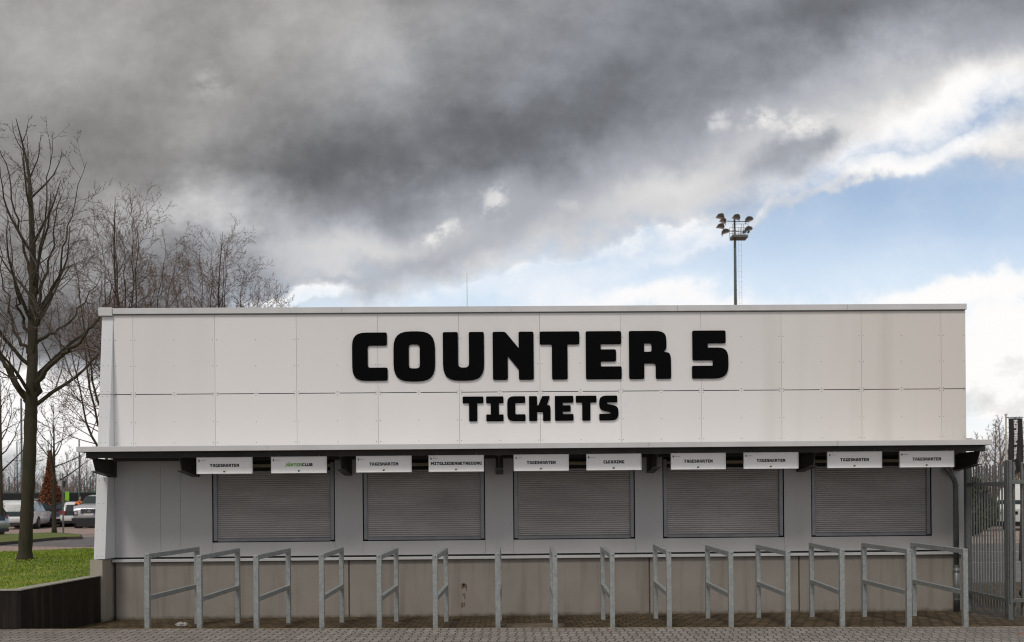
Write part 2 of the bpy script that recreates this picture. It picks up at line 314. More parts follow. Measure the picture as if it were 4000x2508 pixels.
def paving(name,cA,cB,mortar,bw,bh,wave=0.0,off=.5,dirt=(.03,.03,.02),dirtamt=.3,ms=.006,rot=0.0):
    m,nt,b=new_mat(name); N=nt.nodes; L=nt.links
    geo=N.new('ShaderNodeNewGeometry'); sp=N.new('ShaderNodeSeparateXYZ'); 
    mp0=N.new('ShaderNodeMapping'); L.new(geo.outputs['Position'],mp0.inputs[0]); mp0.inputs['Rotation'].default_value=(0,0,R(rot)); L.new(mp0.outputs[0],sp.inputs[0])
    sy=N.new('ShaderNodeMath'); sy.operation='MULTIPLY'; L.new(sp.outputs[1],sy.inputs[0]); sy.inputs[1].default_value=2*math.pi/bh
    sn=N.new('ShaderNodeMath'); sn.operation='SINE'; L.new(sy.outputs[0],sn.inputs[0])
    ax=N.new('ShaderNodeMath'); ax.operation='MULTIPLY_ADD'; L.new(sn.outputs[0],ax.inputs[0]); ax.inputs[1].default_value=wave; L.new(sp.outputs[0],ax.inputs[2])
    cb=N.new('ShaderNodeCombineXYZ'); L.new(ax.outputs[0],cb.inputs[0]); L.new(sp.outputs[1],cb.inputs[1])
    br=N.new('ShaderNodeTexBrick'); L.new(cb.outputs[0],br.inputs['Vector']); br.offset=off; br.inputs['Scale'].default_value=1; br.inputs['Brick Width'].default_value=bw; br.inputs['Row Height'].default_value=bh; br.inputs['Mortar Size'].default_value=ms; br.inputs['Mortar Smooth'].default_value=.3
    br.inputs['Color1'].default_value=(*cA,1); br.inputs['Color2'].default_value=(*cB,1); br.inputs['Mortar'].default_value=(*mortar,1)
    n1=N.new('ShaderNodeTexNoise'); L.new(geo.outputs['Position'],n1.inputs['Vector']); n1.inputs['Scale'].default_value=1.1; n1.inputs['Detail'].default_value=9; n1.inputs['Roughness'].default_value=.7
    r=N.new('ShaderNodeMapRange'); L.new(n1.outputs['Fac'],r.inputs[0]); r.inputs[1].default_value=.45; r.inputs[2].default_value=.75; r.inputs[4].default_value=dirtamt
    mx=N.new('ShaderNodeMix'); mx.data_type='RGBA'; L.new(r.outputs[0],mx.inputs['Factor']); L.new(br.outputs['Color'],mx.inputs[6]); mx.inputs[7].default_value=(*dirt,1)
    n2=N.new('ShaderNodeTexNoise'); L.new(geo.outputs['Position'],n2.inputs['Vector']); n2.inputs['Scale'].default_value=45; n2.inputs['Detail'].default_value=5; n2.inputs['Roughness'].default_value=.7
    r2=N.new('ShaderNodeMapRange'); L.new(n2.outputs['Fac'],r2.inputs[0]); r2.inputs[3].default_value=.7; r2.inputs[4].default_value=1.3
    vm=N.new('ShaderNodeVectorMath'); vm.operation='SCALE'; L.new(mx.outputs[2],vm.inputs[0]); L.new(r2.outputs[0],vm.inputs['Scale'])
    L.new(vm.outputs[0],b.inputs['Base Color']); b.inputs['Roughness'].default_value=.8; b.inputs['Specular IOR Level'].default_value=.3
    inv=N.new('ShaderNodeMath'); inv.operation='SUBTRACT'; inv.inputs[0].default_value=1; L.new(br.outputs['Fac'],inv.inputs[1])
    bp=N.new('ShaderNodeBump'); L.new(inv.outputs[0],bp.inputs['Height']); bp.inputs['Strength'].default_value=.9; bp.inputs['Distance'].default_value=.008
    bp2=N.new('ShaderNodeBump'); L.new(n2.outputs['Fac'],bp2.inputs['Height']); bp2.inputs['Strength'].default_value=.4; bp2.inputs['Distance'].default_value=.004; L.new(bp.outputs[0],bp2.inputs['Normal']); L.new(bp2.outputs[0],b.inputs['Normal'])
    return m
PAVE=paving('grey_paving',(.25,.225,.207),(.19,.17,.155),(.035,.03,.024),.105,.2,.014,.12,(.09,.075,.065),.35,.0075)
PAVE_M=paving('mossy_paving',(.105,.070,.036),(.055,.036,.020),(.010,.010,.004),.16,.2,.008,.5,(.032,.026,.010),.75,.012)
PAVE_P=paving('pink_paving',(.34,.255,.225),(.29,.22,.195),(.16,.12,.10),.2,.2,0,.5,(.20,.16,.14),.35)
ASPH=simple('asphalt',(.135,.125,.125),.85,0,3,.2,bump=.4,bscale=80)
SAND=simple('sandy_kerb',(.27,.21,.13),.9,0,5,.3,bump=.5,bscale=50)
GRASSM=simple('lawn_soil',(.10,.17,.02),.9,0,2.5,.35,bump=.6,bscale=30,col2=(.15,.15,.03))
def blade_mat():
    m,nt,b=new_mat('grass_blade'); N=nt.nodes; L=nt.links
    geo=N.new('ShaderNodeNewGeometry'); n1=N.new('ShaderNodeTexNoise'); L.new(geo.outputs['Position'],n1.inputs['Vector']); n1.inputs['Scale'].default_value=1.4; n1.inputs['Detail'].default_value=6
    cr=N.new('ShaderNodeValToRGB'); L.new(n1.outputs['Fac'],cr.inputs[0]); e=cr.color_ramp.elements; e[0].position=.3; e[0].color=(.10,.17,.006,1); e[1].position=.72; e[1].color=(.32,.31,.03,1)
    q=cr.color_ramp.elements.new(.5); q.color=(.18,.26,.010,1)
    L.new(cr.outputs[0],b.inputs['Base Color']); b.inputs['Roughness'].default_value=.7
    return m
BLADE=blade_mat()
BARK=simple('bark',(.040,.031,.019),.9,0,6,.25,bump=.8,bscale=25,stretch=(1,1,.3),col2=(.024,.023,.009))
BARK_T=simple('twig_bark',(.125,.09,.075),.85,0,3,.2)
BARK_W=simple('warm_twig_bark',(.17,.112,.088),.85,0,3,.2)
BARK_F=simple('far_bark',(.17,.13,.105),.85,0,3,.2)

# ------------------------------------------------------------------ glyphs of the club lettering (units: cap height 100)
GL={
'C':(73,[(73,0,4),(73,27,4),(32,27,6),(32,73,6),(72,73,4),(72,100,4),(0,100,29),(0,0,29)],[]),
'O':(86,[(0,-2,36),(86,-2,36),(86,102,36),(0,102,36)],[[(31.5,25,8),(54.5,25,8),(54.5,75,8),(31.5,75,8)]]),
'U':(85,[(0,-1,34),(85,-1,34),(85,100,4),(54,100,4),(54,26,10),(31,26,10),(31,100,4),(0,100,4)],[]),
'N':(85.5,[(0,0,4),(31,0,4),(31,50,0),(54.5,21,0),(54.5,0,4),(85.5,0,4),(85.5,100,4),(54.5,100,4),(54.5,65.5,0),(26,100,5),(0,100,4)],[]),
'T':(83,[(25.5,0,4),(58,0,4),(58,73,2),(83,73,4),(83,100,4),(0,100,4),(0,73,4),(25.5,73,2)],[]),
'E':(74.5,[(0,0,4),(74.5,0,4),(74.5,26.5,4),(31,26.5,0),(31,37,0),(63,37,4),(63,62,4),(31,62,0),(31,73,0),(74,73,4),(74,100,4),(0,100,4)],[]),
'R':(88,[(0,0,4),(31.5,0,4),(31.5,32,0),(56,32,6),(56,0,4),(88,0,4),(88,54,18),(73,56,0),(78.5,63,5),(78.5,100,24),(0,100,4)],[[(31.5,56.5,0),(47.5,56.5,4),(47.5,74,4),(31.5,74,0)]]),
'5':(76,[(0,0,4),(76,0,29),(76,64.5,25),(33,64.5,0),(33,73.5,0),(70.5,73.5,4),(70.5,100,4),(1,100,4),(1,38,4),(43.5,38,2),(43.5,26.5,2),(0,26.5,4)],[]),
'I':(71,[(0,0,4),(71,0,4),(71,27,4),(52,27,0),(52,73,0),(71,73,4),(71,100,4),(0,100,4),(0,73,4),(19,73,0),(19,27,0),(0,27,4)],[]),
'K':(84,[(0,0,4),(31,0,4),(31,36,0),(55,36,6),(55,0,4),(84,0,4),(84,63,16),(70,63,0),(82,100,3),(52,100,4),(37,63,2),(31,63,0),(31,100,4),(0,100,4)],[]),
'S':(77,[(0,0,4),(76.5,0,29),(76.5,58,22),(32,66,3),(32,73,3),(72,73,4),(72,100,4),(0,100,30),(0,43,22),(45,33,3),(45,26.5,3),(0,26.5,4)],[]),
'A':(88,[(0,0,4),(29,0,3),(31,19,0),(55,19,0),(57,0,3),(86,0,4),(72,100,16),(14,100,16)],[[(35,42,0),(51,42,0),(49,73,2),(37,73,2)]]),
'G':(78,[(0,0,28),(77,0,4),(77,55,4),(43,55,4),(43,40,0),(50,40,0),(50,27,0),(32,27,5),(32,73,5),(74,73,4),(74,100,4),(0,100,28)],[]),
'J':(66,[(0,0,4),(66,0,30),(66,100,4),(35,100,4),(35,27,3),(0,27,4)],[]),
'L':(66,[(0,0,12),(66,0,4),(66,45,4),(42,45,3),(42,27,0),(31,27,0),(31,100,4),(0,100,4)],[]),
'B':(80,[(0,0,4),(80,0,26),(80,54,12),(72,55,0),(76,61,4),(76,100,22),(0,100,4)],[[(31.5,24,0),(48,24,4),(48,41,4),(31.5,41,0)],[(31.5,60,0),(46,60,3),(46,76,3),(31.5,76,0)]]),
'M':(106,[(0,0,4),(29,0,4),(29,52,0),(44,28,3),(62,28,3),(77,52,0),(77,0,4),(106,0,4),(106,100,4),(80,100,5),(53,62,0),(26,100,5),(0,100,4)],[]),
'D':(84,[(0,0,4),(84,0,32),(84,100,32),(0,100,4)],[[(31.5,27,0),(53,27,7),(53,73,7),(31.5,73,0)]]),
'F':(74,[(0,0,4),(31,0,4),(31,34,0),(66,34,4),(66,60,4),(31,60,0),(31,73,0),(74,73,4),(74,100,4),(0,100,4)],[]),
'H':(85,[(0,0,4),(31,0,4),(31,37,0),(54,37,0),(54,0,4),(85,0,4),(85,100,4),(54,100,4),(54,63,0),(31,63,0),(31,100,4),(0,100,4)],[]),
}
GL['UE']=(85,GL['U'][1],[],[[(10,108,3),(34,108,3),(34,128,3),(10,128,3)],[(51,108,3),(75,108,3),(75,128,3),(51,128,3)]])
def rounded(pts,seg=6):
    out=[]; n=len(pts)
    for i,(x,y,r) in enumerate(pts):
        if r<=0: out.append((x,y)); continue
        p=Vector((x,y)); a=Vector(pts[i-1][:2])-p; b=Vector(pts[(i+1)%n][:2])-p
        r1=min(r,a.length*.5); r2=min(r,b.length*.5); A=p+a.normalized()*r1; B=p+b.normalized()*r2
        for k in range(seg+1):
            t=k/seg; w0=(1-t)**2; w1=2*t*(1-t)*1.17; w2=t*t; q=(A*w0+p*w1+B*w2)/(w0+w1+w2); out.append((q.x,q.y))
    return out
def outline_mesh(loops,depth,bevel=0.0):
    cu=bpy.data.curves.new('o','CURVE'); cu.dimensions='2D'; cu.fill_mode='BOTH'; cu.extrude=depth/2; cu.bevel_depth=bevel; cu.bevel_resolution=1
    for lp in loops:
        sp=cu.splines.new('POLY'); sp.points.add(len(lp)-1)
        for q,(x,y) in zip(sp.points,lp): q.co=(x,y,0,1)
        sp.use_cyclic_u=True
    ob=bpy.data.objects.new('o',cu); COL.objects.link(ob); bpy.context.view_layer.update()
    me=bpy.data.meshes.new_from_object(ob); bpy.data.objects.remove(ob); bpy.data.curves.remove(cu)
    return me
def glyph_loops(ch,h,x0=0.0,y0=0.0,sx=1.0):
    q=GL[ch]; k=h/100; loops=[rounded(q[1])]+[rounded(l) for l in q[2]]+([rounded(l) for l in q[3]] if len(q)>3 else [])
    return [[(x0+x*k*sx,y0+y*k) for x,y in l] for l in loops]
def text_width(chars,gap=9): return sum((32 if c==' ' else GL[c][0])+gap for c in chars)-gap
def text_loops(chars,h,width=None,gap=9):
    w=text_width(chars,gap)*h/100; sx=1.0 if width is None else width/w
    x=0; loops=[]
    for c in chars:
        if c!=' ': loops+=glyph_loops(c,h,x*h/100*sx,0,sx)
        x+=(32 if c==' ' else GL[c][0])+gap
    return loops,w*sx
def front_mesh(loops,depth,X,Y,Z,name,mat,parent,bevel=0.0):
    # stands the flat outline upright, facing -Y, lower left corner at X,Z; back of the solid at Y
    me=outline_mesh(loops,depth,bevel); me.name=name
    off=Vector((0,0,0)); q=parent
    while q: off+=q.location; q=q.parent
    me.transform(Matrix.Translation(Vector((X,Y-depth/2-bevel,Z))-off)@Matrix.Rotation(R(90),4,'X'))
    me.materials.clear(); me.materials.append(mat)
    o=bpy.data.objects.new(name,me); COL.objects.link(o); o.parent=parent; return o
def font_loops_mesh(body,size):
    cu=bpy.data.curves.new('t','FONT'); cu.body=body; cu.size=size; cu.extrude=.0006; cu.resolution_u=3
    ob=bpy.data.objects.new('t',cu); COL.objects.link(ob); bpy.context.view_layer.update()
    me=bpy.data.meshes.new_from_object(ob); bpy.data.objects.remove(ob); bpy.data.curves.remove(cu); return me

# ================================================================== SETTING: ground
def sheet(name,quads,mat):
    mb=MB()
    for q in quads: mb.add(q,[tuple(range(len(q)))])
    return tag(mb.build(name,mat),kind='structure')
def gz(x,y):
    l=.42 if x<-8 else (.42*(7.5-x)/15.5 if x<7.5 else 0.0)
    t=min(1,max(0,(y-16)/5.0)); return (-.03+ (l+.03)*t) if y>12 else -.1
def build_ground():
    xs=[-600,-200,-80,-40,-20,-12,-8,-4,0,4,7.5,12,20,40,80,200,600]; ys=[-60,0,11,12.5,14.6,16,18.5,21,30,60,120,300,900]
    mb=MB(); vs=[(x,y,gz(x,y)) for y in ys for x in xs]; nx=len(xs)
    mb.add(vs,[(j*nx+i,j*nx+i+1,(j+1)*nx+i+1,(j+1)*nx+i) for j in range(len(ys)-1) for i in range(nx-1)])
    tag(mb.build('ground',PAVE_P),kind='structure')
build_ground()
def fz(x): return .168-.0085*x
# brick forecourt in front of the barriers, its far edge is a low crest
sheet('forecourt',[[(-20,-4,fz(-20)),(22,-4,fz(22)),(22,11.9,fz(22)),(-20,11.9,fz(-20))]],PAVE)
mb=MB(); 
for (a,b) in ((-6.15,0),(0,7),(7,22)):
    n=10
    for i in range(n):
        x0=a+(b-a)*i/n; x1=a+(b-a)*(i+1)/n-.004
        w0=.05 if x0<5 else .05+.012*(x0-5)**1.3
        mb.add([(x0,11.904,fz(x0)-.15),(x1,11.904,fz(x1)-.15),(x1,11.904+w0,fz(x1)-.15),(x0,11.904+w0,fz(x0)-.15),(x0,11.904,fz(x0)+.002),(x1,11.904,fz(x1)+.002),(x1,11.904+w0,fz(x1)-.001),(x0,11.904+w0,fz(x0)-.001)],[(4,5,6,7),(0,1,5,4),(1,2,6,5),(2,3,7,6),(3,0,4,7)])
tag(mb.build('forecourt_kerb',SAND),kind='structure')
def zz(y,x=0):
    t=(14.5-y)/2.5; return .09*t+.0
mb=MB(); nx=40; ny=8
vs=[]
for j in range(ny+1):
    y=11.93+(14.55-11.93)*j/ny
    for i in range(nx+1):
        x=-6.2+(24+6.2)*i/nx; vs.append((x,y,zz(y)+.004*math.sin(x*3.1+y)+.003*math.sin(y*5+x*.7)))
mb.smooth=True; mb.add(vs,[(j*(nx+1)+i,j*(nx+1)+i+1,(j+1)*(nx+1)+i+1,(j+1)*(nx+1)+i) for j in range(ny) for i in range(nx)])
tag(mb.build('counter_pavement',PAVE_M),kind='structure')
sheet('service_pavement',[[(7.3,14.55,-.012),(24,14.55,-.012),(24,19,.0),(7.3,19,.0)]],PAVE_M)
sheet('service_road',[[(7.3,19,.006),(60,19,.006),(60,34,.008),(7.3,34,.008)]],ASPH)
mb=MB()
for y in (24.5,29.0): mb.box(7.6,60,y,y+.12,.0105,.012)
mb.box(7.6,60,38,38.15,.006,.014)
tag(mb.build('road_marking',simple('road_paint',(.42,.42,.40),.8)),kind='structure')
# strip of gravel bed by the lower right corner
sheet('gravel_bed',[[tuple(Vector(atz(3790,2512,.14)).to_2d())+(.1155,),tuple(atz(4100,2440,.115).to_2d())+(.1155,),tuple(atz(4300,2700,.115).to_2d())+(.1155,),tuple(atz(3790,2700,.115).to_2d())+(.1155,)]],simple('gravel',(.30,.18,.13),.9,0,60,.6,bump=1,bscale=120))
# dark road strip and planted island in the car park
def poly(name,pts,z,mat): return sheet(name,[[ (atz(x,y,z).x,atz(x,y,z).y,z) for x,y in pts]],mat)
poly('road',[(-120,2131),(120,2133),(420,2136),(420,2094),(330,2097),(120,2112),(-120,2126)],.426,ASPH)
# lawn: raised bed behind the retaining wall
def lz(y): return .70 if y<19 else .70-.2*(y-19)/8
LAWN=[(-26,12.1),(-6.33,12.1),(-6.26,14.16),(-6.26,22.0),(-11.75,26.4),(-12.75,23.2),(-14.5,17.5),(-26,17.2)]
def inlawn(x,y):
    c=False; n=len(LAWN)
    for i in range(n):
        x1,y1=LAWN[i]; x2,y2=LAWN[(i+1)%n]
        if (y1>y)!=(y2>y) and x<(x2-x1)*(y-y1)/(y2-y1)+x1: c=not c
    return c
mb=MB(); n=len(LAWN); vs=[(x,y,lz(y)) for x,y in LAWN]+[(x,y,.0) for x,y in LAWN]
mb.add(vs,[tuple(range(n))]+[(i,i+n,(i+1)%n+n,(i+1)%n) for i in range(n)])
tag(mb.build('lawn',GRASSM),kind='structure')
# island
ISL=[atz(x,y,.424) for x,y in [(-150,2142),(0,2131),(80,2124),(200,2112),(260,2108),(322,2107),(318,2098),(270,2093),(215,2089),(150,2092),(60,2096),(-150,2102)]]
mb=MB(); n=len(ISL); c=sum(ISL,Vector())/n
vs=[(p.x,p.y,.42) for p in ISL]+[(p.x,p.y,.53) for p in ISL]+[(p.x+(c.x-p.x)*.03,p.y+(c.y-p.y)*.03,.53) for p in ISL]
mb.add(vs,[(i,(i+1)%n,(i+1)%n+n,i+n) for i in range(n)]+[(i+n,(i+1)%n+n,(i+1)%n+2*n,i+2*n) for i in range(n)])
tag(mb.build('island_kerb',simple('dark_kerb',(.05,.042,.035),.9)),kind='structure')
mb=MB(); vs=[(p.x+(c.x-p.x)*.03,p.y+(c.y-p.y)*.03,.528) for p in ISL]; T=atz(215,2087,.5)
vs.append((T.x,T.y-.6,.60)); mb.add(vs,[(i,(i+1)%n,n) for i in range(n)])
tag(mb.build('island_lawn',simple('island_grass',(.085,.13,.015),.9,0,4,.3,bump=.8,bscale=15,col2=(.10,.09,.02))),kind='structure')
# grass blades on the lawn
def grass():
    rnd=random.Random(5); mb=MB(); cnt=0
    while cnt<52000:
        y=12.1+ (rnd.random()**1.25)*14.3; x=-rnd.uniform(6.25,15.0)
        if not inlawn(x,y): continue
        # only tufts where the turf can be seen at all from the forecourt side
        cnt+=1; h=rnd.uniform(.014,.034)*(1.35 if mnoise.noise(Vector((x*1.3,y*1.3,0)))>.1 else .9); a=rnd.uniform(0,6.28); w=rnd.uniform(.004,.009)*(1+ (y-12)*.06); lx,ly=rnd.uniform(-.02,.02),rnd.uniform(-.02,.02); z=lz(y)-.003
        dx,dy=math.cos(a)*w,math.sin(a)*w
        mb.add([(x-dx,y-dy,z),(x+dx,y+dy,z),(x+lx,y+ly,z+h)],[(0,1,2)])
    tag(mb.build('grass',BLADE),'short green winter grass covering the raised lawn bed','grass',kind='stuff')
grass()

# ================================================================== retaining wall
rw=thing('retaining_wall','low dark stained concrete retaining wall holding up the lawn beside the ticket building','retaining wall',(-6.18,12,0))
mb=MB(); mb.prism([(-26,11.96),(-6.20,11.96),(-6.165,11.985),(-6.085,14.13),(-6.26,14.13),(-6.335,12.12),(-26,12.12)],'z',-.05,.700)
part(mb,'wall',CONC_D,rw)
mb=MB(); mb.prism([(-26,11.95),(-6.19,11.95),(-6.155,11.975),(-6.075,14.132),(-6.265,14.132),(-6.345,12.13),(-26,12.13)],'z',.7005,.713)
part(mb,'coping',CONC_TOP,rw)

# ================================================================== TICKET BUILDING
XL,XR,YW=-6.015,7.16,14.5
bl=thing('ticket_building','long low white clad ticket counter building with five closed shutters under a canopy','building',(-6.18,14.5,0))
# core walls behind the cladding
mb=MB(); mb.box(XL-.165,XR-.006,YW+.16,YW+6.0,.0,4.66); core=part(mb,'side_wall',CL_UP,bl)
mb=MB(); mb.box(XL-.15,XR-.02,YW+.03,YW+5.98,4.661,4.70); part(mb,'roof',simple('roof_membrane',(.2,.2,.2),.9),bl)
# concrete base
mb=MB(); joints=[XL-.0,-2.441,2.195,4.521,XR-.02]
for a,b in zip(joints,joints[1:]): mb.box(a+.012,b-.012,YW-.004,YW+.158,-.05,.878)
mb.mi=1
for a in joints[1:-1]: mb.box(a-.0115,a+.0115,YW+.008,YW+.15,-.05,.876)
part(mb,'base_wall',[CONC,simple('joint_filler',(.085,.072,.058),.9)],bl)
mb=MB(); mb.box(-6.245,-6.06,14.14,14.655,-.05,.945); part(mb,'base_pier',concrete('pier_concrete',(.36,.33,.28),(.30,.27,.23),(.2,.17,.13),.05,.3),bl)
# sill rail
mb=MB(); mb.bbox(XL-.03,XR+.01,YW-.05,YW+.1,.884,.928,.004); mb.mi=1; mb.box(XL,XR-.01,YW+.012,YW+.1,.929,.955); part(mb,'sill_rail',[ALU,GAP],bl)
def rivet(mb,x,z,y,r=.0068):
    n=6; mb.add([(x+r*math.cos(k*math.pi/3),y,z+r*math.sin(k*math.pi/3)) for k in range(n)]+[(x,y-.003,z)],[((k+1)%n,k,n) for k in range(n)])
seams=[-5.719+1.2495*i for i in range(11)]
def upper():
    mb=MB(); edges=[XL]+seams+[XR]; G=.0018
    zr=[4.29,3.89,3.482,3.432,3.03,2.71]
    for a,b in zip(edges,edges[1:]):
        for z0,z1 in ((3.4635,4.672),(2.50,3.4515)):
            mb.mi=0; mb.box(a+G,b-G,YW,YW+.010,z0,z1)
        mb.mi=1
        xs=[a+.032,b-.032]+([(a+b)/2] if b-a>.8 else [])
        for x in xs:
            for z in zr: rivet(mb,x,z,YW-.0005)
        # light spacers that interrupt the dark horizontal joint
        mb.mi=0
        for x in ([b] if b<XR-.1 else [])+([(a+b)/2] if b-a>.8 else []): mb.box(x-.033,x+.033,YW+.004,YW+.012,3.4517,3.4633)
    mb.mi=2; mb.box(XL,XR-.001,YW+.0125,YW+.158,2.50,4.66)
    for x in seams: mb.mi=2; mb.box(x-.004,x+.004,YW-.0008,YW+.003,2.60,2.66)
    return part(mb,'upper_wall',[CL_UP,RIVET,GAP],bl)
upper()
SH=[(-4.53,-2.65),(-2.222,-.338),(.097,1.98),(2.413,4.30),(4.724,6.605)]
def lower():
    mb=MB(); G=.0016
    cols=[(XL,-5.3195),(-5.3195,-5.0146),(-5.0146,SH[0][0])]+[(SH[i][1],SH[i+1][0]) for i in range(4)]+[(SH[4][1],XR)]
    for a,b in cols:
        mb.mi=0; mb.box(a+G,b-G,YW,YW+.010,.957,2.52)
        mb.mi=1
        for z in (1.02,1.42,1.82,2.22):
            for x in ((a+.03,b-.03) if b-a<.6 else (a+.03,(a+b)/2,b-.03)): rivet(mb,x,z,YW-.0005,.0055)
    for a,b in SH:
        mb.mi=0; mb.box(a+G,b-G,YW,YW+.010,.957,1.172); mb.mi=1
        for x in (a+.03,b-.03):
            for z in (.98,1.155): rivet(mb,x,z,YW-.0005,.0055)
    mb.mi=2
    ed=[XL]+[e for s in SH for e in s]+[XR-.001]
    for a,b in zip(ed[0::2],ed[1::2]): mb.box(a,b,YW+.0115,YW+.158,.957,2.499)
    for a,b in SH: mb.box(a+.0003,b-.0003,YW+.0115,YW+.158,.957,1.165); mb.box(a+.0003,b-.0003,YW+.075,YW+.158,1.1655,2.499)
    return part(mb,'lower_wall',[CL_SHADE,RIVET,GAP],bl)
lower()
def shutter(a,b,first=None):
    z0=1.176
    e=MB(); 
    sl=MB(); z=1.232
    prof=[(.010,0),(.009,.003),(-.004,.0045),(-.0085,.011),(-.009,.017),(-.0065,.025),(-.001,.0300),(.009,.0310)]
    pts=[]
    while z<2.26:
        pts+=[(YW+.050+y,z+h) for y,h in prof]; z+=.0325
    vs=[];fs=[]
    xa,xb=a+.068,b-.068
    for i,(y,zz_) in enumerate(pts):
        vs+=[(xa,y,zz_),(xb,y,zz_)]
        if i: fs.append((2*i-2,2*i-1,2*i+1,2*i))
    sl.add(vs,fs); cur=part(sl,'shutter',SLAT,bl)
    gd=MB()
    gd.bbox(a+.014,a+.070,YW+.012,YW+.072,z0+.02,2.40,.003); gd2=MB(); gd2.bbox(b-.070,b-.014,YW+.012,YW+.072,z0+.02,2.40,.003)
    part(gd,'guide_rail',SGUIDE,cur); part(gd2,'guide_rail',SGUIDE,cur)
    bb=MB(); bb.bbox(a+.0705,b-.0705,YW+.030,YW+.070,z0+.006,1.232,.004); part(bb,'bottom_bar',SGUIDE,cur)
    hs=MB(); hs.bbox(a+.0705,b-.0705,YW+.02,YW+.07,2.325,2.375,.006); part(hs,'shutter_housing',SHOUSE,cur)
for a,b in SH: shutter(a,b)
# tapering side fin at the left end
def finY(z): return 14.5-.3655*(4.66-z)/(4.66-.955)*1.0
def fin():
    mb=MB(); x0,x1=-6.184,-6.017
    for z0,z1 in ((.957,2.185),(2.606,3.447),(3.455,4.655)):
        mb.mi=0; mb.prism([(finY(z0),z0),(14.655,z0),(14.655,z1),(finY(z1),z1)],'x',x0,x1)
    mb.mi=1
    for z in (1.0,1.39,1.79,2.14,2.71,3.10,3.415,3.49,3.89,4.29):
        for x in (x0+.045,x1-.045): rivet(mb,x,z,finY(z)-.001,.006)
    part(mb,'side_fin',[ALU_F,RIVET],bl)
fin()
# roof coping
def coping():
    mb=MB(); xs=[-6.014,-4.80,-2.51,.10,2.66,5.30,7.168]
    for a,b in zip(xs,xs[1:]):
        mb.mi=0; mb.bbox(a+.0015,b-.0015,YW-.035,YW+.3,4.687,4.776,.003)
    mb.bbox(-6.222,-6.017,YW-.05,YW+.3,4.66,4.786,.003)
    mb.mi=1; mb.box(-6.01,7.15,YW-.012,YW+.1,4.674,4.6865)
    mb.mi=0; mb.box(7.07,7.169,YW+.301,YW+6.03,4.687,4.776); mb.box(-6.222,-6.12,YW+.301,YW+6.03,4.687,4.776)
    part(mb,'roof_coping',[ALU,simple('coping_shadow_gap',(.20,.19,.18),.7,.1)],bl)
coping()
# canopy
CXL,CXR=-6.168,7.073
cb_=MB(); cb_.box(CXL+.004,CXR-.004,13.575,14.497,2.547,2.604)
can=part(cb_,'canopy',[DECK],bl)
mb=MB(); fx=[CXL]+[at(x,1760,13.56).x for x in (1047,1793,2535,3272)]+[CXR]
for a,b in zip(fx,fx[1:]): mb.bbox(a+.0012,b-.0012,13.553,13.5745,2.532,2.6085,.003)
mb.box(CXL,CXL+.0035,13.576,14.46,2.532,2.6085); mb.box(CXR-.0035,CXR,13.576,14.46,2.532,2.6085)
mb.box(CXL+.004,CXR-.004,13.576,14.49,2.6045,2.6075)
part(mb,'fascia',ALU,can)
bxr=at(3853,1770,13.775).x
mb=MB(); mb.box(-6.137,bxr,13.80,13.81,2.463,2.538); mb.box(-6.137,bxr,13.765,13.85,2.5385,2.5465); mb.box(-6.137,bxr,13.765,13.85,2.454,2.4625)
part(mb,'front_beam',STEEL,can)
mb=MB(); mb.box(-6.0,7.1,14.40,14.495,2.43,2.546); part(mb,'wall_beam',STEEL,can)
for x in (-6.035,-4.775,-2.436,-.111,2.223,4.554,7.004):
    mb=MB(); t=.006
    mb.prism([(13.775,2.4535),(13.882,2.262),(14.494,2.196),(14.494,2.4535)],'x',x-t,x+t)
    for s in (-1,1): mb.mi=0; 
    # bottom flange
    w=.058; mb.add([(x-w,13.86,2.252),(x+w,13.86,2.252),(x+w,14.494,2.184),(x-w,14.494,2.184),(x-w,13.86,2.263),(x+w,13.86,2.263),(x+w,14.494,2.1955),(x-w,14.494,2.1955)],[(0,3,2,1),(4,5,6,7),(0,1,5,4),(1,2,6,5),(2,3,7,6),(3,0,4,7)])
    mb.box(x-w,x-t-.0005,14.478,14.494,2.197,2.43); mb.box(x+t+.0005,x+w,14.478,14.494,2.197,2.43)
    mb.box(x-.05,x+.05,13.78,13.86,2.4460,2.4535)
    part(mb,'bracket',STEEL,can)
# flashing at the right end on top of the canopy
mb=MB(); mb.box(XR+.002,XR+.095,14.52,14.9,2.60,2.69); part(mb,'end_flashing',ALU,can)
# downpipe
mb=MB(); mb.smooth=True
mb.tube([(6.775,14.40,2.43),(6.78,14.40,2.30),(6.80,14.40,2.22),(6.86,14.40,2.13),(6.915,14.40,2.05),(6.937,14.40,1.97),(6.938,14.40,1.8),(6.938,14.40,.70)],.040,14)
dp=part(mb,'downpipe',GALV_D,bl)
mb=MB(); mb.smooth=True; mb.tube([(6.937,14.40,.72),(6.937,14.40,-.02)],.046,14); part(mb,'standpipe',GALV_D,dp)
for z,r in ((1.95,.046),(.71,.053),(.63,.052),(.20,.052)):
    mb=MB(); mb.tube([(6.937,14.40,z-.012),(6.937,14.40,z+.012)],r,14); part(mb,'pipe_clamp',GALV_D,dp)
# lightning rod
p=at(1825,1198,16.0)
mb=MB(); mb.tube([(p.x,16,4.70),(p.x,16,at(1825,1065,16).z)],[.010,.005],6); mb.box(p.x-.06,p.x+.06,15.94,16.06,4.7005,4.74); part(mb,'lightning_rod',simple('rod_metal',(.7,.7,.7),.4,.3),bl)

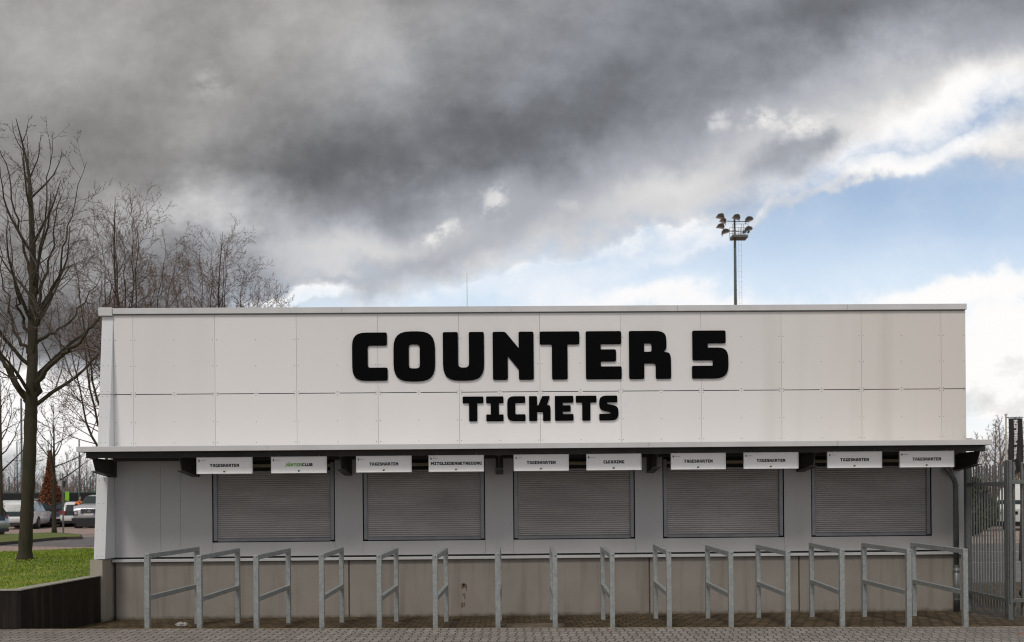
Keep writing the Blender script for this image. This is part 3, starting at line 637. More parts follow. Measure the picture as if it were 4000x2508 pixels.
# wall lettering
def lettering(name,label,items,h,zb,cat='sign'):
    x0=at(items[0][1],1500,14.45).x
    t=thing(name,label,cat,(x0,14.5,zb))
    for ch,xl,xr in items:
        a=at(xl,1500,14.45).x; b=at(xr,1500,14.45).x
        sx=(b-a)/(GL[ch][0]*h/100)
        front_mesh(glyph_loops(ch,h,0,0,sx),.010,a,14.490,zb,'letter',LET,t,bevel=.0015)
    return t
lettering('wall_lettering','big glossy black raised letters reading COUNTER 5 on the white upper wall',[('C',1375.4,1513.3),('O',1537.4,1699.4),('U',1730.9,1891.2),('N',1926,2085.4),('T',2109.9,2264.5),('E',2290.2,2429.5),('R',2459.4,2623),('5',2705.6,2847.8)],.741,3.641)
lettering('wall_lettering','smaller black raised letters reading TICKETS below the big COUNTER 5 letters',[('T',1806.6,1886.9),('I',1898.5,1965.6),('C',1981,2051.4),('K',2066.3,2149.5),('E',2167.5,2239.5),('T',2249.6,2329.6),('S',2341,2416)],.382,3.004)

# hanging signs
TK=list('TAGESKARTEN'); SG=[(-4.514,'TK'),(-3.433,'JC'),(-2.197,'TK'),(-1.140,'MB'),(.103,'TK'),(1.169,'CL'),(2.411,'TK'),(3.483,'TK'),(4.720,'TK'),(5.790,'TK')]
LB=['white hanging sign reading TAGESKARTEN, leftmost of all the signs under the canopy','white hanging sign reading JÜNTERCLUB with its first half in green letters','white hanging sign reading TAGESKARTEN just left of the MITGLIEDERBETREUUNG sign','white hanging sign reading MITGLIEDERBETREUUNG across its full width','white hanging sign reading TAGESKARTEN just left of the CLEARING sign','white hanging sign reading CLEARING in short black letters','white hanging sign reading TAGESKARTEN, the first one right of the CLEARING sign','white hanging sign reading TAGESKARTEN over the right half of the fourth shutter','white hanging sign reading TAGESKARTEN, second from the right end of the canopy','white hanging sign reading TAGESKARTEN, rightmost of all beside the downpipe']
smalltxt=None
def hanging_sign(x0,kind,label,i):
    w,h=.809,.243; yF=13.735; z1=2.4535+.0012*(i-4); z0=z1-h
    t=thing('hanging_sign',label,'sign',(x0,yF,z0),'signs hanging under the canopy')
    mb=MB(); mb.box(x0+.012,x0+w-.012,yF+.008,yF+.030,z0+.012,z1-.012); part(mb,'sign_panel',SIGNW,t)
    mb=MB()
    for a,b,c,d in ((0,w,0,.0125),(0,w,h-.0125,h),(0,.0125,.013,h-.013),(w-.0125,w,.013,h-.013)): mb.bbox(x0+a,x0+b,yF,yF+.034,z0+c,z0+d,.002)
    part(mb,'sign_frame',SIGNF,t)
    def word(chars,width,mat,x):
        loops,ww=text_loops(chars,.046,width); front_mesh(loops,.0015,x,yF+.0078,z0+h*.5-.0215,'lettering',mat,t)
    cx=x0+w/2
    if kind=='TK': word(TK,.422,BLACK,cx-.211)
    if kind=='MB': word(list('MITGLIEDERBETREUUNG'),.744,BLACK,cx-.372)
    if kind=='CL': word(list('CLEARING'),.306,BLACK,cx-.153)
    if kind=='JC':
        a=['J','UE','N','T','E','R']; b=list('CLUB'); wa=text_width(a); wb=text_width(b); s=.395/(wa+wb+9)
        word(a,wa*s,GREEN,cx-.1975); word(b,wb*s,BLACK,cx-.1975+(wa+9)*s)
    # club lozenge and small caption
    ex,ez=x0+.036,z1-.050; loops=[[(-.013,0),(0,-.0225),(.013,0),(0,.0225)],[(-.0105,0),(0,-.018),(.0105,0),(0,.018)],[(-.0085,0),(0,-.0145),(.0085,0),(0,.0145)]]
    loops+= [[(-.0022,-.005),(-.0022,.005),(-.0006,.005),(-.0006,-.005)],[(.0006,-.005),(.0024,-.005),(.0024,.005),(.0006,.005)]]
    front_mesh(loops,.0015,ex,yF+.0078,ez,'emblem',BLACK,t)
    me=font_loops_mesh('BORUSSIA-PARK',.0105); me.name='caption'; me.transform(Matrix.Translation((x0+.058-x0,yF+.0065-yF,ez-.003-z0))@Matrix.Rotation(R(90),4,'X')@Matrix.Scale(1,4)); me.materials.clear(); me.materials.append(GREY)
    o=bpy.data.objects.new('caption',me); COL.objects.link(o); o.parent=t
    gx=cx-.002; gz_=z0+.024
    front_mesh([[(-.015,0),(0,-.003),(0,.020),(-.015,.020)]],.0015,gx,yF+.0078,gz_,'logo_mark',BLACK,t)
    front_mesh([[(0.0004,-.003),(.015,0),(.015,.0245),(.0004,.022)]],.0015,gx,yF+.0078,gz_,'logo_mark',GREEN,t)
    for dx in (.115,.70):
        mb=MB(); mb.tube([(x0+dx,yF+.015,z1-.002),(x0+dx,yF+.015,z1+.022)],.003,6); part(mb,'hanger',GALV,t)
for i,((x,k),lb) in enumerate(zip(SG,LB)): hanging_sign(x,k,lb,i)

# ================================================================== queue barriers
BR=[(-4.614,-4.526,1.146),(-3.948,-3.933,1.12),(-3.225,-3.198,1.115),(-2.387,-2.423,1.122),(-1.652,-1.63,1.102),(-.932,-.901,1.097),(-.128,-.119,1.114),(.608,.648,1.093),(1.349,1.397,1.093),(2.085,2.172,1.124),(2.884,2.938,1.10),(3.623,3.685,1.103),(4.331,4.474,1.122),(5.198,5.25,1.112),(5.938,5.988,1.108)]
def barrier():
    t=thing('queue_barrier','','barrier',(0,12.1,0),'galvanised queue barriers in front of the counters')
    h=.032; Y0,Y1=12.1,13.75
    mb=MB(); mb.bbox(-h,h,Y0-h,Y0+h,-.06,1.11,.004); mb.mi=1; mb.add([(.004,Y0-h-.0008,1.078),(.016,Y0-h-.0008,1.078),(.016,Y0-h-.0008,1.092),(.004,Y0-h-.0008,1.092)],[(0,1,2,3)]); part(mb,'post',[GALV,GAP],t)
    mb=MB(); mb.bbox(-h,h,Y1-h,Y1+h,-.10,1.0495,.004); part(mb,'post',GALV,t)
    mb=MB(); mb.bbox(-.030,.030,Y0+h+.001,Y1+h+.004,1.050,1.1095,.004); part(mb,'top_rail',GALV,t)
    mb=MB(); mb.bbox(-.028,.028,Y0+h+.001,Y1-h-.001,.513,.570,.004); part(mb,'middle_rail',GALV,t)
    return t
b0=barrier(); index_kids()
NUM=['first','second','third','fourth','fifth','sixth','seventh','eighth','ninth','tenth','eleventh','twelfth','thirteenth','fourteenth','fifteenth']
BL=['galvanised queue barrier furthest left, before the plain wall left of the first shutter',
'galvanised queue barrier second from the left, below the left edge of the first shutter',
'galvanised queue barrier third from the left, below the middle of the first shutter',
'galvanised queue barrier fourth from the left, just past the right edge of the first shutter',
'galvanised queue barrier fifth from the left, at the left edge of the second shutter',
'queue barrier sixth from the left, just left of the damp stain on the base',
'queue barrier seen exactly end on, left of the drain cover, seventh from the left',
'queue barrier seen almost end on at the right end of the drain cover',
'galvanised queue barrier below the right half of the third shutter, seventh from the right',
'galvanised queue barrier beside the wall joint between third and fourth shutters, sixth from the right',
'galvanised queue barrier below the left half of the fourth shutter, fifth from the right',
'galvanised queue barrier below the right edge of the fourth shutter, fourth from the right',
'galvanised queue barrier just right of the last wall joint, third from the right',
'galvanised queue barrier second from the right, below the middle of the last shutter',
'galvanised steel queue barrier furthest right, standing in front of the downpipe']
for i,(xn,xf,top) in enumerate(BR):
    o=b0 if i==0 else copy_tree(b0)
    o.location=(xn,12.1,top-1.11); o.rotation_euler.z=-math.atan2(xf-xn,1.65); o.rotation_euler.y=[.002,-.003,.001,-.001,.003,0,-.002,.002,0,-.003,.001,.002,-.001,.003,-.002][i]; o['label']=BL[i]

# ================================================================== small things on the ground
dc=thing('drain_cover','rectangular stone drain cover set in the mossy paving between two middle barriers','drain cover',(.34,12.9,.06))
a=atz(2000,2436,.06); 
mb=MB(); y0,y1=12.55,13.15; x0,x1=-.02,.78
mb.prism([(y0,zz(y0)-.03),(y1,zz(y1)-.03),(y1,zz(y1)+.010),(y0,zz(y0)+.010)],'x',x0,x1); part(mb,'slab',simple('slab_stone',(.14,.105,.075),.85,0,6,.25,bump=.5),dc)
mb=MB()
for (xa,xb,ya,yb) in ((x0-.03,x0-.001,y0-.03,y1+.03),(x1+.001,x1+.03,y0-.03,y1+.03),(x0,x1,y0-.03,y0-.001),(x0,x1,y1+.001,y1+.03)):
    mb.prism([(ya,zz(ya)-.03),(yb,zz(yb)-.03),(yb,zz(yb)+.006),(ya,zz(ya)+.006)],'x',xa,xb)
part(mb,'frame',simple('cover_frame',(.03,.026,.02),.8),dc)
rnd=random.Random(9)
def crumple(name,label,cat,loc,r,mat,flat=.5,seed=3):
    rd=random.Random(seed); import bmesh
    bm=bmesh.new(); bmesh.ops.create_icosphere(bm,subdivisions=3,radius=r)
    for v in bm.verts:
        k=1+.45*mnoise.noise(v.co*(2.6/r)+Vector((seed,0,0)))+.25*mnoise.noise(v.co*(7/r)); v.co=v.co*k; v.co.z=max(v.co.z*flat,-r*.28)
    bmesh.ops.translate(bm,verts=bm.verts,vec=(0,0,r*.28))
    me=bpy.data.meshes.new(name); bm.to_mesh(me); bm.free(); me.materials.append(mat); o=bpy.data.objects.new(name,me); COL.objects.link(o); o.location=loc; return tag(o,label,cat)
PLAS=simple('clear_plastic',(.55,.52,.50),.25,0,30,.3); PLAS.node_tree.nodes['Principled BSDF'].inputs['Transmission Weight'].default_value=.35
crumple('plastic_litter','crumpled clear plastic litter lying between the two leftmost barriers','litter',(-4.62,13.35,zz(13.35)),.075,PLAS,.5,3)
# scattered leaves on the forecourt
LEAFM=simple('dry_leaf',(.30,.13,.05),.8,0,30,.3)
def leaf(loc,s,a,label):
    mb=MB(); pts=[(-1,0,.02),(-.4,.42,.16),(.3,.5,.05),(1,0,.12),(.4,-.45,.18),(-.3,-.5,.08)]
    c=(0,0,.0); vs=[(x*s,y*s,z*s+.004) for x,y,z in pts]+[(0,0,.004)]; vs+=[(x,y,z-.0015) for x,y,z in vs]
    n=6; mb.add(vs,[(i,(i+1)%n,n) for i in range(n)]+[(7+(i+1)%n,7+i,13) for i in range(n)]+[(i,7+i,7+(i+1)%n,(i+1)%n) for i in range(n)])
    o=mb.build('dry_leaf',LEAFM); o.location=loc; o.rotation_euler.z=a; tag(o,label,'leaf',"dry leaves on the paving"); return o
q=atz(466,2492,.21); leaf((q.x,q.y,fz(q.x)),.035,.3,'curled brown dry leaf on the grey forecourt bricks at lower left')
q=atz(1590,2476,.18); leaf((q.x,q.y,fz(q.x)),.016,1.2,'tiny dark dry leaf on the forecourt bricks below the sixth barrier')
q=atz(2385,2468,.16); leaf((q.x,q.y,fz(q.x)),.012,2.2,'tiny dry leaf on the forecourt bricks near the ninth barrier')
# wet stain on the base wall (a real, thin damp patch with its own outline)
def stain():
    mb=MB(); rd=random.Random(4)
    for (cx,cz,w,h) in ((-.0,.0,.028,.05),(.035,.01,.03,.045),(.012,-.13,.016,.03),(.035,-.15,.014,.06),(-.005,-.30,.028,.05),(.03,-.28,.014,.05),(.02,.03,.02,.03),(.06,-.02,.010,.07)):
        n=10; vs=[(1796/1e9+cx+w*math.cos(k*6.283/n)*rd.uniform(.6,1.1),0,cz+h*math.sin(k*6.283/n)*rd.uniform(.6,1.1)) for k in range(n)]
        mb.add(vs,[tuple(range(n))])
    p=at(1806,2290,14.49); mb.v=[(x+p.x,14.4955,z+p.z) for x,y,z in mb.v]
    part(mb,'damp_stain',simple('damp_concrete',(.15,.105,.07),.8),bl)
stain()

# ================================================================== palisade gate at the right
GX0,GY0,GX1,GY1=7.047,14.2,7.0,13.06
def gate():
    t=thing('palisade_gate','galvanised steel palisade gate leaf standing open against the right end of the building','gate',(GX0,GY0,0))
    n=13
    for i in range(n):
        f=(i+.6)/n; x=GX0+(GX1-GX0)*f; y=GY0+(GY1-GY0)*f
        mb=MB(); mb.bbox(x-.004,x+.016,y-.007,y+.007,.125,2.235,.002); part(mb,'bar',GALV_D,t)
    for z in (1.93,.30):
        mb=MB(); mb.add([(GX0-.035,GY0,z),(GX0-.009,GY0,z),(GX1-.009,GY1-.02,z),(GX1-.035,GY1-.02,z),(GX0-.035,GY0,z+.055),(GX0-.009,GY0,z+.055),(GX1-.009,GY1-.02,z+.055),(GX1-.035,GY1-.02,z+.055)],[(0,3,2,1),(4,5,6,7),(0,1,5,4),(1,2,6,5),(2,3,7,6),(3,0,4,7)]); part(mb,'cross_rail',GALV_D,t)
    mb=MB(); mb.bbox(GX0-.045,GX0+.035,GY0+.001,GY0+.08,.03,2.25,.004); part(mb,'hinge_post',GALV_D,t)
gate()
def fence():
    t=thing('palisade_fence','galvanised steel palisade fence panel with its gate post at the right edge','fence',(7.0,13.0,0))
    mb=MB(); mb.bbox(6.965,7.035,12.95,13.02,-.02,2.285,.005); mb.bbox(6.978,6.995,12.925,12.95,.3,2.28,.003); part(mb,'post',GALV_D,t)
    x=7.11
    while x<12:
        mb=MB(); mb.bbox(x-.014,x+.014,13.26,13.30,.07 if x>7.2 else .07,2.27,.003); part(mb,'bar',GALV_D,t); x+=.118
    for z in (.27,1.955):
        mb=MB(); mb.bbox(7.036,12,13.215,13.259,z,z+.055,.003); part(mb,'cross_rail',GALV_D,t)
    mb=MB(); mb.bbox(12.0,12.07,13.2,13.27,-.02,2.285,.005); part(mb,'post',GALV_D,t)
    return t
FEN=fence()

# ================================================================== trees
def tree_mesh(stem,limbs,seed,density=1.0,lv=4,rtw=.006,lmax=3.0,ang=(.6,1.1),up=.10,twig=1.0,fr=(.22,.97),nlimb=26):
    rnd=random.Random(seed); T=MB(); T.smooth=True; Cn=MB(); Cn.smooth=True
    def perp(d):
        a=d.cross(Vector((rnd.uniform(-1,1),rnd.uniform(-1,1),rnd.uniform(-1,1)))); return a.normalized()
    def interp(pts,rs,f):
        n=len(pts)-1; k=min(int(f*n),n-1); t=f*n-k; return pts[k].lerp(pts[k+1],t),(pts[k+1]-pts[k]).normalized(),rs[k]+(rs[k+1]-rs[k])*t
    def grow(p,d,L,r,lvl):
        n={1:9,2:7,3:5,4:3}[lvl]; pts=[p]; rs=[r]; step=L/n
        for i in range(n):
            wob=.17 if lvl<3 else .24
            d=(d+Vector((rnd.gauss(0,wob),rnd.gauss(0,wob),rnd.gauss(0,wob)+up*(1.2 if lvl==1 else .35)))*.6).normalized()
            p=p+d*step; pts.append(p); rs.append(max(rtw*.5,r*(1-.85*(i+1)/n)))
        Cn.mi=0 if lvl==1 else 1; Cn.tube(pts,rs,{1:7,2:4,3:3,4:3}[lvl],cap=False)
        spawn(pts,rs,L,lvl)
    def spawn(pts,rs,L,lvl,lo=None):
        if lvl>=lv: return
        gap={1:.20,2:.105,3:.075}[lvl]/density; k=max(3,int(L/gap))
        for j in range(k):
            f=(lo if lo is not None else .22)+( .98-(lo if lo is not None else .22))*(j+rnd.random()*.8)/k
            q,dd,rr=interp(pts,rs,min(f,.99))
            ax=perp(dd); an=rnd.uniform(*ang); nd=(dd*math.cos(an)+ax*math.sin(an)); nd.z+=.06; nd.normalize()
            l=L*(1-f*.62)*{1:rnd.uniform(.34,.60),2:rnd.uniform(.30,.58),3:rnd.uniform(.3,.65)}[lvl]*twig
            if lvl==3: l=min(l,.28)
            grow(q,nd,l,max(rtw,rr*{1:.45,2:.5,3:.6}[lvl]),lvl+1)
    # stem through control points (catmull)
    sp=[Vector(s[0]) for s in stem]; sr=[s[1] for s in stem]; pts=[];rs=[]
    for i in range(len(sp)-1):
        for k in range(5):
            t=k/5; p0=sp[max(i-1,0)];p1=sp[i];p2=sp[i+1];p3=sp[min(i+2,len(sp)-1)]
            q=.5*((2*p1)+(p2-p0)*t+(2*p0-5*p1+4*p2-p3)*t*t+(3*p1-p0-3*p2+p3)*t**3)
            pts.append(q); rs.append(sr[i]+(sr[i+1]-sr[i])*t)
    pts.append(sp[-1]); rs.append(sr[-1])
    rr=[r*(1+.06*math.sin(i*2.3)+(.35 if i==0 else 0)+(.10*(i==1))) for i,r in enumerate(rs)]
    T.tube(pts,rr,12)
    for lp,r0 in limbs:
        lp=[Vector(q) for q in lp]; n=len(lp)-1; q2=[];r2=[]
        for i in range(n):
            for k in range(4): 
                t=k/4; p0=lp[max(i-1,0)];p1=lp[i];p2=lp[i+1];p3=lp[min(i+2,n)]
                q2.append(.5*((2*p1)+(p2-p0)*t+(2*p0-5*p1+4*p2-p3)*t*t+(3*p1-p0-3*p2+p3)*t**3)); 
        q2.append(lp[-1]); nq=len(q2)-1; q2=[q+Vector((rnd.gauss(0,.025),rnd.gauss(0,.025),rnd.gauss(0,.02)))*(i>0) for i,q in enumerate(q2)]; r2=[r0*max(0,1-i/nq)**1.15+.0035 for i in range(nq+1)]
        Cn.mi=0; Cn.tube(q2,r2,8,cap=False); L=sum((lp[i+1]-lp[i]).length for i in range(n)); spawn(q2,r2,L,1,.25)
    Ht=(sp[-1]-sp[0]).length
    for j in range(nlimb):
        f=fr[0]+(fr[1]-fr[0])*((j+rnd.random()*.6)/nlimb)
        q,dd,r=interp(pts,rs,min(f,.99)); a=j*2.4+rnd.uniform(-.4,.4)
        g_=(f-fr[0])/(fr[1]-fr[0])
        L=lmax*(1-g_)**.75*rnd.uniform(.75,1.1)+.35; an=(1.0-.45*g_)*rnd.uniform(.8,1.15)
        nd=Vector((math.cos(a)*math.sin(an),math.sin(a)*math.sin(an),math.cos(an)))
        grow(q,nd,L,max(rtw*1.5,min(r*.55,.012+.014*L)),1)
    return T,Cn
def plant(name,label,group,base,T,Cn,bark=BARK,tw=BARK_T):
    t=thing(name,label,'tree',base,group); part(T,'trunk',bark,t); part(Cn,'crown',[bark,tw],t); return t
GRP='bare winter trees in a row along the lawn'
def main_trees():
    Y=18.5; A=lambda x,y,Y=Y: at(x,y,Y)
    st=[(A(97,2195),.135),(A(103,2050),.120),(A(113,1850),.118),(A(120,1640),.118),(A(123,1570),.112),(A(127,1400),.095),(A(128,1200),.080),(A(128,1000),.060),(A(120,800),.042),(A(108,650),.026),(A(62,462),.006)]
    lim=[([A(110,1572),A(85,1525,18.4),A(45,1460,18.3),A(0,1392,18.2),A(-70,1250,18.1),A(-110,1050,18.0),A(-120,900,18)],.058),
         ([A(136,1545),A(165,1470,18.3),A(225,1400,18.1),A(262,1370,18.0),A(325,1325,17.9),A(370,1265,17.8),A(395,1235,17.8),A(430,1150,17.7),A(500,1020,17.6)],.052),
         ([A(118,1390),A(95,1350),A(55,1290,18.8),A(35,1190,18.9),A(5,1050,19),A(-10,850,19)],.040),
         ([A(135,1345),A(175,1315),A(250,1270,18.8),A(330,1180,19),A(400,1060,19.1)],.038),
         ([A(120,1320),A(85,1240),A(65,1150,18.2),A(45,1000,18.1),A(25,800,18)],.034),
         ([A(133,1250),A(165,1130,18.6),A(200,990,18.8),A(215,850,19),A(240,700,19)],.034),
         ([A(130,1160),A(150,1050,18.2),A(165,880,18),A(190,700,17.9),A(205,510,17.9)],.030),
         ([A(133,1280),A(200,1160,18.3),A(240,1010,18.1),A(280,850,18),A(340,630,18)],.032),
         ([A(128,1100),A(95,980),A(60,820),A(20,640),A(-15,520)],.028)]
    T,Cn=tree_mesh(st,lim,7,density=.74,lmax=2.3,nlimb=22,fr=(.36,.97),up=.16,rtw=.0046)
    plant('bare_tree','tall bare winter tree with thick forked trunk standing on the lawn at the far left',GRP,A(97,2195),T,Cn)
    # second tree, half hidden by the building
    def gen(xb,Yb,ytop,xtop,seed,label,rt,spread,nl,fan):
        B_=lambda x,y: at(x,y,Yb)
        zb=.55
        b=Vector((B_(xb,1900).x,Yb,zb)); tp=B_(xtop,ytop)
        st=[(b,rt),(b.lerp(tp,.2)+Vector((.03,0,0)),rt*.85),(b.lerp(tp,.4)+Vector((-.04,0,0)),rt*.72),(b.lerp(tp,.6)+Vector((.06,0,0)),rt*.42),(b.lerp(tp,.8)+Vector((-.07,0,0)),rt*.2),(tp,.006)]
        lim=[]
        rd=random.Random(seed)
        for (dx,f0,ytp) in fan:
            s=b.lerp(tp,f0); e=B_(xb+dx,ytp); e.y+=rd.uniform(-1,1); m1=s.lerp(e,.35)+Vector((.20*(e.x-s.x),0,-.12*(e.z-s.z)))
            m2=s.lerp(e,.7)+Vector((.12*(e.x-s.x),0,-.04*(e.z-s.z))); lim.append(([s,m1,m2,e],.042))
        T,Cn=tree_mesh(st,lim,seed,density=.74,lmax=spread,nlimb=nl,fr=(.34,.96),up=.16,rtw=.0055)
        plant('bare_tree',label,GRP,tuple(b),T,Cn,BARK,BARK_W)
    gen(486,25,770,450,21,'second bare tree rising from behind the left end of the ticket building roof',.13,1.35,12,[(-160,.30,1000),(-110,.34,920),(-60,.4,860),(35,.40,840),(85,.34,880),(130,.33,960),(165,.30,1020),(-190,.25,1150),(-230,.22,1260),(25,.45,940),(170,.28,1120),(-20,.45,900)])
    gen(830,30,905,870,33,'third bare tree furthest right behind the roof, with the widest spreading crown',.12,1.35,12,[(-100,.30,1070),(-60,.35,980),(-30,.4,940),(65,.38,990),(110,.34,1050),(160,.30,1090),(250,.27,1150),(-120,.27,1150),(35,.38,950),(200,.24,1190)])
main_trees()
def small_trees():
    # young trees on the planted island of the car park
    def yt(xb,Yb,yb,ytop,seed,label,rt,sp_):
        b=at(xb,yb,Yb); tp=at(xb-2,ytop,Yb)
        st=[(b,rt),(b.lerp(tp,.35),rt*.8),(b.lerp(tp,.7),rt*.45),(tp,.008)]
        T,Cn=tree_mesh(st,[],seed,density=.55,lv=4,lmax=sp_,nlimb=16,fr=(.38,.97),up=.05,rtw=.009,ang=(.5,.95))
        plant('young_tree',label,'young bare trees on the car park island',tuple(b),T,Cn)
    yt(212,38,2088,1600,51,'slim young bare tree on the grass island beside the grey sign post',.085,2.3)
    yt(4,37,2110,1480,52,'slim dark bare tree at the very left edge of the picture',.085,2.4)
small_trees()
def far_trees():
    protos=[]
    for s in (71,72,73):
        b=Vector((0,0,0)); tp=Vector((.3,0,9)); st=[(b,.16),(b.lerp(tp,.4),.11),(b.lerp(tp,.7),.06),(tp,.012)]
        T,Cn=tree_mesh(st,[],s,density=.42,lv=4,lmax=3.6,nlimb=16,fr=(.18,.97),up=.12,rtw=.020)
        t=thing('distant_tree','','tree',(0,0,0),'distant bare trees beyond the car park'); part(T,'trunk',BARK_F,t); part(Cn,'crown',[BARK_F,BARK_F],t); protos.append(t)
    index_kids()
    spots=[(-45,78,.55),(10,84,.5),(52,80,.6),(100,88,.5),(128,82,.62),(175,92,.55),(222,86,.5),(262,80,.62),(292,94,.5),(318,86,.66),(345,79,.55),(372,90,.6),(3762,90,.62),(3790,72,.55),(3815,80,.78),(3848,95,.7),(3880,75,.85),(3915,82,.95),(3952,90,.7),(3985,78,.9),(4030,85,.9)]
    side={True:['pale bare tree in the far line at the left, beyond the ball fence','thin bare tree behind the dark screen fence at the far left']}
    rd=random.Random(2); used=set()
    L_=['leftmost distant bare tree above the dark screen fence','distant bare tree second from left behind the screen fence','distant bare tree between the left green pole and the thick trunk','distant bare tree directly behind the thick trunk','distant bare tree just right of the thick trunk','distant bare tree just left of the rust brown conical tree','distant bare tree behind the young island tree','distant bare tree behind the grey sign post','distant small bare tree between sign post and thin pole','distant bare tree above the person in orange','distant bare tree above the silver pickup','distant bare tree closest to the left side of the building',
        'distant bare tree hidden behind the right end of the building','distant bare tree just right of the building above the canopy end','distant bare tree above the first bars of the palisade gate','distant bare tree above the middle of the palisade gate','distant bare tree leaning over the palisade gate near the flagpole','distant bare tree directly left of the flagpole','distant bare tree behind the black banner','distant bare tree right of the black banner','distant bare tree cropped by the right picture edge']
    for i,(px_,Y,s) in enumerate(spots):
        o=protos[i] if i<3 else copy_tree(protos[i%3])
        x=at(px_,1940,Y).x; o.location=(x,Y,gz(x,Y)); o.scale=(s,s,s); o.rotation_euler.z=rd.uniform(0,6.28); o['label']=L_[i]
far_trees()
def leafy(name,label,loc,hw,h,n,mat,shape='cone',leaf=.06,seed=1,trunk=True,cat='tree',group=None):
    rd=random.Random(seed); t=thing(name,label,cat,loc,group)
    mb=MB(); X,Y,Z=loc
    for i in range(n):
        f=rd.random()
        if shape=='cone': w=hw*(1-f**1.6)**.7*(.75+.25*math.sin(f*5+1)); zc=.25+f*(h-.25)
        else: w=hw*math.sqrt(max(0,1-(2*f-1)**2)*.9+.1); zc=.1+f*(h-.1)
        a=rd.uniform(0,6.28); k=rd.random()**.45*w*(1+.35*mnoise.noise(Vector((math.cos(a)*1.5,math.sin(a)*1.5+seed,zc*1.3))))
        p=Vector((X+k*math.cos(a),Y+k*math.sin(a),Z+zc)); u_=Vector((rd.gauss(0,1),rd.gauss(0,1),rd.gauss(0,1))).normalized(); v_=u_.cross(Vector((rd.gauss(0,1),rd.gauss(0,1),rd.gauss(0,1)))).normalized(); s=leaf*rd.uniform(.6,1.3)
        mb.add([p-u_*s,p+v_*s*.6,p+u_*s,p-v_*s*.6],[(0,1,2,3)])
    part(mb,'crown',mat,t)
    mb=MB(); mb.tube([(X,Y,Z-.02),(X,Y,Z+h*.7)],[hw*.08+.02,.02],7); part(mb,'trunk',BARK,t); return t
p=at(198,1960,54); leafy('conical_tree','dense rust brown conical tree holding its dead leaves behind the parked cars',(p.x,54,.42),.85,4.35,14000,simple('rust_leaf',(.20,.065,.022),.8,0,4,.4,col2=(.07,.024,.010)),'cone',.055,4)
HEDGE=simple('evergreen_leaf',(.06,.075,.015),.7,0,2,.4,col2=(.015,.022,.006))
p=at(3785,1960,40); leafy('evergreen_bush','yellow green evergreen bush between the building and the palisade gate',(p.x+.1,40,0),.8,2.5,5000,HEDGE,'round',.07,6,cat='bush')
p=at(3812,1960,46); leafy('evergreen_bush','dark evergreen bush behind the bars of the palisade gate',(p.x+.1,46,0),1.0,1.8,6000,HEDGE,'round',.08,8,cat='bush')

